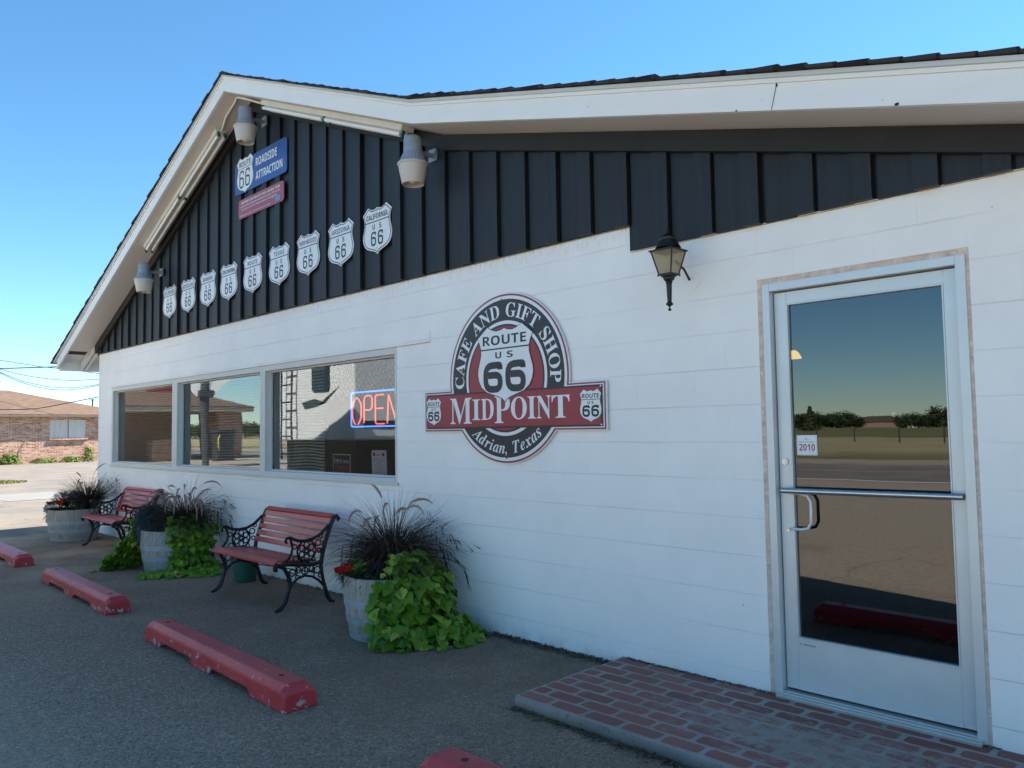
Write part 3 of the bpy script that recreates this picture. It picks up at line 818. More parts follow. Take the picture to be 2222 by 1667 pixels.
# ================================================================== SIGNS
# --- nine highway shields
SG = 'white highway shields in a row on the black gable'
def shield_sign(word, x, z, note, wd=.425, ht=.42, ww=None):
    o = thing('highway_shield_sign', 'white US 66 shield reading %s, %s' % (word, note), 'sign', (x, -.052, z), SG)
    c = (x, z)
    g = MB(); g.prism(shield(x, z, wd, ht), -.056, -.050); g.build('sign_plate', M['white'], o)
    g = MB(); loop = shield(x, z, wd, ht, .925); stroke(g, loop, .0075, -.0575, True)
    g.box(x-wd*.425, x+wd*.425, -.0577, -.0573, z+.072, z+.081)
    g.build('sign_border', M['black'], o)
    faded = word in ('NEW MEXICO', 'ARIZONA', 'TEXAS', 'ROUTE', 'MISSOURI', 'ILLINOIS')
    g = MB(); L = len(word)
    wid = min(.31, .042*L+.01)
    put_text(g, word, x, z+.098, .046, -.0577, wid, 'sansb')
    g.build('place_name', M['gray_ink'] if faded else M['black'], o)
    g = MB()
    put_text(g, 'U', x-.048, z+.008, .046, -.0577, .034, 'sansb'); put_text(g, 'S', x+.048, z+.008, .046, -.0577, .034, 'sansb')
    six(g, x-.088, z-.135, .074, .125, .017, -.0577); six(g, x+.014, z-.135, .074, .125, .017, -.0577)
    g.build('lettering', M['black'], o)
    for q in (-.160, .165): g = MB(); g.tube([(x, -.0605, z+q), (x, -.057, z+q)], .005, 8); g.build('screw', M['caulk'], o)
names = [('ILLINOIS', -7.805, 3.135, 'lowest at the left end'), ('MISSOURI', -7.225, 3.140, 'between the Illinois and Kansas shields'),
         ('KANSAS', -6.66, 3.141, 'between the Missouri and Oklahoma shields'), ('OKLAHOMA', -6.112, 3.145, 'fourth along the row from the left'),
         ('ROUTE', -5.541, 3.148, 'middle one of the nine'), ('TEXAS', -4.965, 3.151, 'sixth along the row from the left'),
         ('NEW MEXICO', -4.397, 3.163, 'between the Texas and Arizona shields'), ('ARIZONA', -3.823, 3.160, 'second from the big lamp end'),
         ('CALIFORNIA', -3.251, 3.178, 'last of the row nearest the door')]
for a in names: shield_sign(*a)
# --- blue roadside attraction sign
o = thing('roadside_attraction_sign', 'blue sign reading ROADSIDE ATTRACTION with a Route 66 shield, under the gable peak', 'sign', (-5.37, -.056, 4.25))
g = MB(); g.prism(rrect(-5.955, -4.80, 4.073, 4.437, .05), -.060, -.052); g.build('sign_plate', M['signblue'], o)
g = MB(); g.prism(shield(-5.705, 4.265, .385, .41), -.066, -.0605); g.build('shield', M['white'], o)
g = MB(); stroke(g, shield(-5.705, 4.265, .385, .41, .985), .004, -.0665, True)
put_text(g, 'ROUTE', -5.705, 4.360, .056, -.0668, .265, 'sansb'); g.box(-5.88, -5.53, -.0672, -.0664, 4.337, 4.343)
six(g, -5.835, 4.125, .105, .195, .020, -.0668); six(g, -5.695, 4.125, .105, .195, .020, -.0668)
g.build('shield_lettering', M['black'], o)
g = MB(); put_text(g, 'ROADSIDE', -5.465, 4.292, .088, -.0612, .46, 'sansb', 'l'); put_text(g, 'ATTRACTION', -5.465, 4.142, .088, -.0612, .575, 'sansb', 'l')
g.build('lettering', M['white'], o)
# --- maroon plaque
o = thing('maroon_plaque', 'small maroon plaque with white small print below the blue roadside sign', 'sign', (-5.35, -.056, 3.9))
g = MB(); g.prism(rrect(-5.868, -4.862, 3.792, 4.002, .045), -.060, -.052); g.build('sign_plate', M['plaque'], o)
g = MB()
put_text(g, 'MIDPOINT CAFE AND GIFT SHOP, ADRIAN, TEXAS', -5.37, 3.948, .026, -.0612, .86, 'sansb')
put_text(g, 'Located at the exact geo-mathematical center of Route 66,', -5.38, 3.912, .023, -.0612, .90, 'plain')
put_text(g, 'the cafe is one of the oldest eateries on the highway.', -5.39, 3.876, .023, -.0612, .80, 'plain')
put_text(g, 'Designated by Hampton Hotels Save-A-Landmark program', -5.48, 3.815, .015, -.0612, .68, 'plain')
g.build('lettering', M['white'], o)
g = MB(); g.prism(rrect(-5.03, -4.93, 3.815, 3.868, .008), -.0630, -.0605); g.build('blue_emblem', M['bluefade'], o)
# --- midpoint sign
o = thing('cafe_sign', 'round black and red MIDPOINT cafe and gift shop sign with banner on the white wall', 'sign', (-1.735, -.03, 1.8))
CX, CZ, RO = -1.735, 1.8175, .606
BX0, BX1, BZ0, BZ1 = -2.650, -.826, 1.440, 1.754
def union(mb, r, inset, y0, y1, yb=None):
    """disc plus banner as one outline"""
    x0, x1, z0, z1 = BX0+inset, BX1-inset, BZ0+inset, BZ1-inset
    A = []
    at = math.asin((z1-CZ)/r); ab = math.asin((z0-CZ)/r)
    def arc(a, b, n=50): return [(CX+r*cos(a+(b-a)*i/n), CZ+r*sin(a+(b-a)*i/n)) for i in range(n+1)]
    P = arc(at, pi-at)+[(x0, z1), (x0, z0)]+arc(pi-ab, 2*pi+ab)+[(x1, z0), (x1, z1)]
    mb.prism(P, y0, y1)
g = MB(); union(g, RO, 0, -.026, -.012); g.build('sign_plate', M['white'], o, smooth=False)
g = MB(); union(g, RO-.005, .006, -.0272, -.0262); g.build('red_outline', M['signred'], o)
g = MB(); union(g, RO-.0185, .0165, -.0284, -.0274); g.build('white_outline', M['white'], o)
g = MB(); g.prism(ell(CX, CZ, .566, .564), -.0296, -.0286)
g.prism(rrect(BX0+.026, BX1-.026, BZ0+.024, BZ1-.024), -.0330, -.0325); 
g.build('black_disc', M['black'], o)
g = MB(); g.prism(ell(CX, CZ, .412, .410), -.0308, -.0298); g.build('white_ring', M['white'], o)
g = MB(); g.prism(ell(CX, CZ, .388, .386), -.0316, -.0309); g.build('inner_black_disc', M['black'], o)
g = MB(); g.prism(ell(CX, CZ, .374, .372), -.0322, -.0317); g.build('red_disc', M['signred'], o)
g = MB(); g.prism(rrect(BX0+.040, BX1-.040, BZ0+.036, BZ1-.036), -.0344, -.0332); g.build('red_banner', M['signred'], o)
# central shield
SZ, SWd, SHt = 1.922, .572, .556
g = MB(); g.prism(shield(CX+.006, SZ, SWd, SHt, 1.0), -.0356, -.0346); g.build('shield_edge', M['black'], o)
g = MB(); g.prism(shield(CX+.006, SZ, SWd, SHt, .975), -.0368, -.0358); g.build('shield', M['white'], o)
g = MB()
put_text(g, 'ROUTE', CX+.003, 2.060, .068, -.0376, .442, 'sansb')
g.box(CX-.238, CX+.250, -.0378, -.0370, 2.026, 2.036)
put_text(g, 'U', CX-.056, 1.962, .046, -.0376, .062, 'sansb'); put_text(g, 'S', CX+.062, 1.962, .046, -.0376, .062, 'sansb')
six(g, CX-.216, 1.717, .202, .222, .050, -.0376); six(g, CX+.014, 1.717, .202, .222, .050, -.0376)
g.build('shield_lettering', M['black'], o)
# banner lettering
g = MB()
MX = {'M': (-2.332, -2.088, .192, 1.500), 'I': (-2.080, -1.992, .152, 1.525), 'D': (-1.982, -1.848, .152, 1.525), 'P': (-1.838, -1.682, .192, 1.499),
      'O': (-1.672, -1.516, .152, 1.525), 'I2': (-1.508, -1.430, .152, 1.525), 'N': (-1.422, -1.290, .152, 1.525), 'T': (-1.284, -1.126, .150, 1.525)}
for k_, (a, b, h_, zb) in MX.items():
    put_text(g, k_[0], (a+b)/2, zb, h_, -.0353, b-a, 'serif')
arc_text(g, 'CAFE AND GIFT SHOP', (CX, CZ), .438, .098, -.0303, 187, -7, 'serif', 1.0, space=.55)
arc_text(g, 'Adrian, Texas', (CX, CZ), .535, .082, -.0303, 228, 312, 'serifit', 1.0, inward=True, space=.7)
g.build('lettering', M['white'], o)
for sx in (-2.530, -.948):
    g = MB(); g.prism(shield(sx, 1.597, .175, .21), -.0362, -.0346); s_ = g.build('small_shield', M['white'], o)
    g = MB(); put_text(g, 'ROUTE', sx, 1.645, .028, -.0370, .14, 'sansb'); g.box(sx-.078, sx+.078, -.0371, -.0365, 1.634, 1.638)
    put_text(g, 'U S', sx, 1.608, .018, -.0370, .05, 'sansb')
    six(g, sx-.068, 1.525, .062, .075, .015, -.0370); six(g, sx+.006, 1.525, .062, .075, .015, -.0370)
    g.build('small_shield_lettering', M['black'], s_)
for (x, z) in ((-2.615, 1.72), (-.862, 1.72), (-.862, 1.475), (-2.615, 1.475), (CX-.02, 2.383), (CX+.01, 1.251)): g = MB(); g.tube([(x, -.038, z), (x, -.030, z)], .006, 10); g.build('screw', M['steel'], o)

# ================================================================== LAMPS
def barn_light(loc, label, first=None, tilt=0):
    if first: return copy_thing(first, loc, label)
    o = thing('barn_light', label, 'lamp', loc, 'grey dusk to dawn lamps on the gable')
    x, y, z = loc
    g = MB(); g.lathe([(.0, .225), (.045, .222), (.066, .205), (.070, .19), (.073, .085), (.074, .08), (.060, .078)], loc, 28); g.build('housing', M['graymetal'], o, smooth=True)
    g = MB(); g.lathe([(.070, .083), (.080, .078), (.096, .040), (.112, .006)], loc, 48, flute=(lambda j: j in (1, 2), -.035)); g.build('vented_skirt', M['graymetal'], o)
    g = MB(); g.lathe([(.108, .006), (.119, .006), (.121, -.002), (.117, -.010), (.108, -.012)], loc, 40); g.build('rim', M['bowl'], o, smooth=True)
    g = MB(); g.lathe([(.112, -.006), (.106, -.05), (.096, -.10), (.086, -.152), (.0835, -.156), (.081, -.152), (.090, -.10), (.100, -.05), (.106, -.006)], loc, 40)
    g.f = g.f[:-2]; g.m = g.m[:-2]; g.build('bowl', M['bowl'], o, smooth=True)
    g = MB(); g.lathe([(.018, -.03), (.04, -.07), (.043, -.10), (.03, -.135), (.008, -.148)], loc, 16); g.build('bulb', M['bulb'], o, smooth=True)
    g = MB(); g.tube([(x-.01, y+.06, z+.11), (x-.03, y+.17, z+.125), (x-.04, -.03, z+.135)], .019, 10)
    g.box(x-.085, x+.01, -.06, -.045, z+.085, z+.185); g.tube([(x+.0, -.07, z+.15), (x, -.045, z+.15)], .008, 8)
    g.build('wall_bracket', M['graymetal'], o)
    return o
L1 = barn_light((-2.452, -.28, 3.488), 'grey metal lamp with frosted bowl beside the California shield, nearest of the three')
barn_light((-5.252, -.28, 4.592), 'grey metal lamp with frosted bowl at the gable peak above the blue sign', L1)
barn_light((-8.058, -.28, 3.424), 'grey metal lamp with frosted bowl above the Illinois shield near the left eave', L1)
# rusty hole in the soffit over the peak lamp
g = MB(); rr = random.Random(4)
P = [(cos(2*pi*i/18)*.085*rr.uniform(.85, 1.15), sin(2*pi*i/18)*.07*rr.uniform(.85, 1.15)) for i in range(18)]
g.add([(-5.30+a, -.20+b, ZA-(a+.23)*.4-.004) for a, b in P], [tuple(range(18))])
g.build('soffit_hole', m_plain('rusty_hole', (.055, .028, .02), .9, var=.5, nscale=20), cafe)
# fluorescent strips
def strip_light(p0, p1, label):
    p0 = Vector(p0); p1 = Vector(p1); d = (p1-p0).normalized(); yv = Vector((0, 1, 0)); n = yv.cross(d)
    if n.z < 0: n = -n
    L = (p1-p0).length; c = (p0+p1)/2
    o = thing('strip_light', label, 'light', tuple(c), 'fluorescent strips under the soffit')
    g = MB(); g.obox(c+n*.028, d*(L/2), yv*.062, n*.024); g.obox(c+n*.006-d*0, d*(L/2-.02), yv*.030, n*.012)
    hs = g.build('housing', M['fixture'], o, bevel=.004)
    for s_ in (-1, 1):
        for h_ in (0, 1):
            a = p0+d*(.03+h_*L/2); b = p0+d*(L/2-.03+h_*L/2)
            g = MB(); g.tube([a+yv*s_*.036-n*.022, b+yv*s_*.036-n*.022], .0185, 12); g.build('tube', M['tubeglass'], o, smooth=True)
    for q in (0, .5, 1):
        for s_ in (-1, 1): g = MB(); g.obox(p0+d*(L*q)+yv*s_*.036-n*.02, d*.010, yv*.012, n*.028); g.build('socket', M['green'], o)
strip_light((-4.965, -.20, sof(-4.965)-.055), (-2.63, -.20, sof(-2.63)-.055), 'cream twin tube strip light running right from the gable peak')
strip_light((-8.13, -.20, sof(-8.13)-.055), (-5.99, -.20, sof(-5.99)-.055), 'cream twin tube strip light on the left slope of the gable soffit')
g = MB()
pl = [(-5.99, -.20, sof(-5.99)-.03)]+[(-5.8+i*.06, -.24, sof(-5.8+i*.06)-.018) for i in range(0, 5)]+[(-5.50, -.26, ZA-.03), (-5.40, -.27, sof(-5.4)-.02), (-5.25, -.25, sof(-5.25)-.022), (-5.1, -.22, sof(-5.1)-.03), (-4.97, -.20, sof(-4.97)-.03)]
g.tube(pl, .013, 8); tag(g.build('electrical_cable', M['fixture'], smooth=True), 'cream cable joining the two strip lights at the gable peak', 'cable')
# lantern
LC = (-.215, -.215)
o = thing('wall_lantern', 'black carriage lantern with glass panes hanging beside the door', 'lantern', (LC[0], LC[1], 2.3))
def sq(mb, z0, r0, z1, r1, rot=pi/4):
    a = [(LC[0]+r0*cos(rot+pi/2*i), LC[1]+r0*sin(rot+pi/2*i), z0) for i in range(4)]; b = [(LC[0]+r1*cos(rot+pi/2*i), LC[1]+r1*sin(rot+pi/2*i), z1) for i in range(4)]
    mb.add(a+b, [(0, 1, 5, 4), (1, 2, 6, 5), (2, 3, 7, 6), (3, 0, 4, 7), (0, 3, 2, 1), (4, 5, 6, 7)])
RT, RB = .097, .056; RO4 = radians(45)
g = MB(); sq(g, 2.432, RT+.014, 2.440, RT+.014); sq(g, 2.440, RT-.01, 2.462, RT-.045); 
g.lathe([(.072, .0), (.060, .02), (.055, .03), (.048, .045), (.050, .058), (.036, .07), (.016, .078), (.010, .088), (.009, .10), (.0, .112)], (LC[0], LC[1], 2.452), 18)
g.build('cap', M['iron'], o, bevel=.001)
g = MB()
for i in range(4):
    a = RO4+pi/2*i
    g.tube([(LC[0]+RT*cos(a), LC[1]+RT*sin(a), 2.434), (LC[0]+RB*cos(a), LC[1]+RB*sin(a), 2.306)], .0045, 6)
    g.tube([(LC[0]+(RB+.004)*cos(a), LC[1]+(RB+.004)*sin(a), 2.304), (LC[0]+(RB+.004)*cos(a), LC[1]+(RB+.004)*sin(a), 2.292)], [.006, .003], 6)
sq(g, 2.298, RB+.004, 2.307, RB+.004)
g.lathe([(.008, 0), (.010, .004), (.009, .010), (.004, .014), (.004, .022), (.020, .034), (.021, .038), (.012, .050), (.0125, .06), (.016, .15), (.020, .158), (.018, .163), (.030, .175), (.033, .186), (.044, .194), (.045, .198)], (LC[0], LC[1], 2.100), 18)
g.build('frame', M['iron'], o)
for i in range(4):
    a0 = RO4+pi/2*i; a1 = a0+pi/2
    P = [(LC[0]+r_*.985*cos(a), LC[1]+r_*.985*sin(a), z) for r_, a, z in ((RB, a0, 2.307), (RB, a1, 2.307), (RT, a1, 2.432), (RT, a0, 2.432))]
    g = MB(); g.add(P, [(0, 1, 2, 3)]); g.build('glass_pane', M['lampglass'], o)
g = MB(); g.lathe([(.012, 0), (.012, .03), (.028, .05), (.032, .07), (.024, .092), (.0, .10)], (LC[0], LC[1], 2.312), 16); g.build('bulb', M['bulb'], o, smooth=True)
g = MB(); g.tube([(LC[0]+.03, LC[1]+.03, 2.375), (LC[0]+.02, -.09, 2.345), (LC[0]-.0, -.006, 2.30)], .007, 8); g.build('arm', M['iron'], o, smooth=True)
g = MB(); g.prism([(-.20, 2.215), (-.135, 2.29), (-.20, 2.365), (-.265, 2.29)], -.006, -.0005); g.build('backplate', M['block'], o)
#@@PART3@@
# ================================================================== WINDOW CONTENTS
def blind(x0, x1, label, sag=0):
    o = thing('window_blind', label, 'blind', ((x0+x1)/2, .16, 2.08), 'white mini blinds behind the windows')
    g = MB(); g.box(x0, x1, .145, .175, 2.075, 2.11); g.build('head_rail', M['blind'], o)
    g = MB(); rr = random.Random(int(x1*10)); z = 2.065
    while z > 1.09:
        ph = rr.uniform(0, 6); am = .002+.006*(1 if z < 1.35 else .2)*(1 if sag else .5)
        n = 12; vs = []
        for i in range(n+1):
            x = x0+(x1-x0)*i/n; dz = am*sin(i*.55+z*3)+rr.uniform(-.0008, .0008)
            vs += [(x, .138, z+dz-.0078), (x, .151, z+dz+.001), (x, .163, z+dz+.0070)]
        fs = []
        for i in range(n):
            for q in (0, 1): fs.append((i*3+q, i*3+3+q, i*3+4+q, i*3+1+q))
        g.add(vs, fs); z -= .0310
    g.box(x0, x1, .150, .175, 1.072, 1.084)
    g.build('slats', M['blind'], o)
    g = MB()
    nn = max(2, int((x1-x0)/.45))
    for i in range(nn+1):
        x = x0+.10+(x1-x0-.2)*i/nn; g.box(x-.0015, x+.0015, .146, .1475, 1.08, 2.08)
    g.build('cords', M['blind'], o)
blind(-9.98, -7.86, 'white mini blind behind the leftmost window light')
blind(-7.62, -5.50, 'white mini blind behind the middle window light')
blind(-5.32, -4.44, 'narrower white mini blind with sagging slats, left of the neon sign', 1)
# neon
o = thing('neon_sign', 'red neon OPEN sign inside a glowing blue neon border in the window', 'neon sign', (-3.65, .24, 1.65))
NY = .235
g = MB(); fr = rpath([(-4.105, 1.50), (-3.13, 1.50), (-3.13, 1.822), (-4.105, 1.822)], .03, 4, True)
g.tube([(a, NY, b) for a, b in fr], .0075, 10, close=True); g.build('blue_border', M['neonblue'], o, smooth=True)
def nt_(pts, r=.05): return [(a, NY-.004, b) for a, b in rpath(pts, r, 5)]
z0, z1 = 1.522, 1.785
g = MB()
g.tube(nt_([(-4.035, z0), (-4.075, z0+.05), (-4.08, z1-.07), (-4.01, z1), (-3.93, z1-.07), (-3.935, z0+.05), (-3.985, z0)], .06), .0062, 10)
g.tube(nt_([(-3.885, z0+.01), (-3.885, z1), (-3.755, z1), (-3.755, z0+.13), (-3.865, z0+.13)], .05), .0062, 10)
g.tube(nt_([(-3.575, z1), (-3.705, z1), (-3.705, z0), (-3.565, z0), ], .03), .0062, 10); g.tube(nt_([(-3.68, z0+.14), (-3.585, z0+.14)]), .0062, 10)
g.tube(nt_([(-3.52, z0), (-3.50, z1), (-3.38, z0), (-3.36, z1)], .02), .0062, 10)
g.build('red_letters', M['neonred'], o, smooth=True)
g = MB(); g.tube([(-4.10, NY, 1.82), (-4.13, NY, 2.098)], .003, 6); g.tube([(-3.2, NY, 1.82), (-3.2, NY, 2.098)], .003, 6); g.build('chain', M['steel'], o)
# come in card
o = thing('open_card', 'small black card reading Come in WE ARE OPEN leaning at the bottom of the window', 'card', (-4.14, .15, 1.05))
g = MB(); g.prism(rrect(-4.292, -3.995, 1.050, 1.245, .006), .150, .156); g.build('card', M['white'], o)
g = MB(); g.prism(rrect(-4.282, -4.005, 1.058, 1.236), .1488, .1499); g.build('card_face', M['black'], o)
g = MB(); put_text(g, 'Come in', -4.20, 1.170, .042, .1480, .13, 'serifit'); g.box(-4.262, -4.135, .1480, .1484, 1.158, 1.161)
put_text(g, "WE'RE", -4.065, 1.160, .030, .1480, .095, 'sansb'); g.build('white_lettering', M['white'], o)
g = MB(); put_text(g, 'OPEN', -4.143, 1.072, .068, .1480, .235, 'sansb'); g.build('red_lettering', M['redpaint'], o)
# menu card
o = thing('menu_card', 'tall white printed card leaning right of the black open card in the window', 'card', (-3.56, .15, 1.05))
tl = lambda a, y, b: (a+(-.05)*(b-1.05)/.23, y+(b-1.05)*.12, b)
g = MB(); g.prism(rrect(-3.642, -3.415, 1.050, 1.285, .02), .150, .155, mp=tl); g.build('card', M['white'], o)
g = MB()
put_text(g, 'MENU', -3.53, 1.238, .013, .1490, .07, 'sansb', mp=tl)
for i, l_ in enumerate(('Open 8 am to 4 pm', 'Breakfast served all day', 'Sandwiches', 'Burgers and fries', 'Homemade soup', 'Ugly crust pies', 'Coffee and tea', 'Gift shop inside', 'Thank you')):
    put_text(g, l_, -3.53, 1.203-i*.0165, .008, .1490, .0075*len(l_), 'plain', mp=tl)
g.build('lettering', M['gray_ink'], o)
g = MB()
for x in (-3.60, -3.46): g.prism(shield(x, 1.247, .034, .034), .1485, .1495, mp=tl)
g.build('red_emblem', M['signred'], o)
# stickers on the right window pane
for nm, lab, x, z, ww, hh, mt, rnd in (('window_sticker', 'blue pennant shaped sticker at the top of the right window', -4.205, 2.062, .055, .055, 'bluefade', 0), ('window_sticker', 'small white and red shield sticker at the window top by the round one', -4.095, 2.070, .038, .045, 'white', 0),
        ('window_sticker', 'round navy sticker high in the right window', -4.095, 2.008, .085, .085, 'navy', 1), ('window_sticker', 'small grey square sticker left of the round navy one', -4.215, 2.000, .075, .055, 'gray_ink', 0),
        ('window_sticker', 'wide green sticker below the round navy one', -4.15, 1.935, .14, .042, 'darkleaf', 0), ('window_sticker', 'tiny red sticker lowest of the window stickers', -4.085, 1.882, .020, .022, 'redpaint', 0)):
    o = thing(nm, lab, 'sticker', (x, .086, z), 'stickers on the right window')
    g = MB(); g.prism(ell(x, z, ww/2, hh/2, 28) if rnd else rrect(x-ww/2, x+ww/2, z-hh/2, z+hh/2, .004), .0845, .0865); g.build('sticker_base', M[mt], o)
    g = MB(); g.box(x-ww*.25, x+ww*.25, .0835, .0842, z-hh*.05, z+hh*.15); g.build('sticker_mark', M['white' if mt != 'white' else 'signred'], o)
# door sticker
o = thing('door_sticker', 'white sticker with 2010 in maroon on the left edge of the door glass', 'sticker', (.42, .056, 1.35))
g = MB(); g.prism(rrect(.366, .474, 1.296, 1.400, .002), .0545, .0560); g.build('sticker_base', M['white'], o)
g = MB(); stroke(g, rrect(.370, .470, 1.300, 1.396), .0010, .0540, True); put_text(g, 'Place Of Interest', .420, 1.3615, .0065, .0540, .080, 'sansb')
put_text(g, 'Approved and Recommended', .420, 1.3125, .0038, .0540, .080, 'plain'); put_text(g, 'HAMPTON', .420, 1.3740, .0038, .0540, .044, 'plain'); g.prism(ell(.417, 1.384, .0028, .0035, 12), .0538, .0541)
g.build('small_lettering', M['gray_ink'], o)
g = MB(); put_text(g, '2010', .420, 1.320, .034, .0538, .084, 'sansb'); g.build('year', M['signred'], o)
# pendant lamp glimpsed behind the door glass
o = thing('pendant_lamp', 'small warm lit pendant lamp glimpsed through the left of the door glass', 'lamp', (-.035, .9, 1.885))
g = MB(); g.lathe([(.012, .045), (.03, .03), (.045, .0), (.05, -.008)], (-.035, .9, 1.885), 20); g.build('lamp_shade', M['warmlamp'], o, smooth=True)
g = MB(); g.tube([(-.035, .9, 1.95), (-.035, .9, 2.55)], .006, 6); g.build('cord', M['wire'], o)

# ================================================================== PARKING STOPS
def stop_mesh():
    L, Wd, H = 2.15, .245, .135
    g = MB()
    # end stations: (x, half width at the foot, half width shoulder, half width top, height shoulder, height top, foot z)
    st = [(0, .122, .108, .066, .085, .100, 0), (.055, .1225, .110, .068, .100, H, 0), (.36, .1225, .11, .068, .10, H, 0), (.40, .119, .11, .068, .10, H, .038), (.70, .119, .11, .068, .10, H, .038), (.735, .1225, .11, .068, .10, H, 0),
          (.93, .1225, .11, .068, .10, H, 0), (.965, .119, .11, .068, .10, H, .038), (1.30, .119, .11, .068, .10, H, .038), (1.34, .1225, .11, .068, .10, H, 0), (2.095, .1225, .11, .068, .10, H, 0), (2.15, .122, .108, .066, .085, .100, 0)]
    st = [st[0], st[1], (.30,)+st[2][1:], (.335,)+st[3][1:], (.86,)+st[4][1:], (.90,)+st[5][1:], (1.16,)+st[6][1:], (1.195,)+st[7][1:], (1.70,)+st[8][1:], (1.735,)+st[9][1:], st[10], st[11]]
    vs = []; fs = []
    for (x, a, b, c, zs, zt, zf) in st:
        x *= .978; a *= .82; b *= .82; c *= .82
        vs += [(x, -a, zf), (x, -b, zs), (x, -c, zt), (x, c, zt), (x, b, zs), (x, a, zf)]
    for i in range(len(st)-1):
        for q in range(6): fs.append((i*6+q, i*6+(q+1) % 6, i*6+6+(q+1) % 6, i*6+6+q))
    fs.append(tuple(range(6))[::-1]); fs.append(tuple((len(st)-1)*6+q for q in range(6)))
    g.add(vs, [f[::-1] for f in fs]); return g
SGp = 'red concrete parking stops in line before the cafe'
ps = thing('parking_stop', 'chipped red parking stop in the foreground before the right bench', 'parking stop', (0, 0, 0), SGp)
stop_mesh().build('concrete_bar', M['stop'], ps, bevel=.009)
for i_, x in enumerate((.19, 1.89)):
    g = MB(); g.tube([(x, 0, .131), (x, 0, .1375)], [.014, .016], 12); g.build('anchor_pin', m_plain('rusty_pin%d' % i_, (.12, .02, .02), .7), ps)
ps.location = (-3.64, -1.698, 0); ps.rotation_euler = (0, 0, radians(-1.35))
copy_thing(ps, (-6.74, -1.600, 0), 'red parking stop before the middle barrel, second from the left', rz=radians(-1.2))
copy_thing(ps, (-10.03, -1.545, 0), 'red parking stop cut by the left edge of the photo', rz=radians(-.8))
copy_thing(ps, (-.385, -1.778, 0), 'red parking stop whose end pokes in at the bottom edge near the porch', rz=radians(.2))

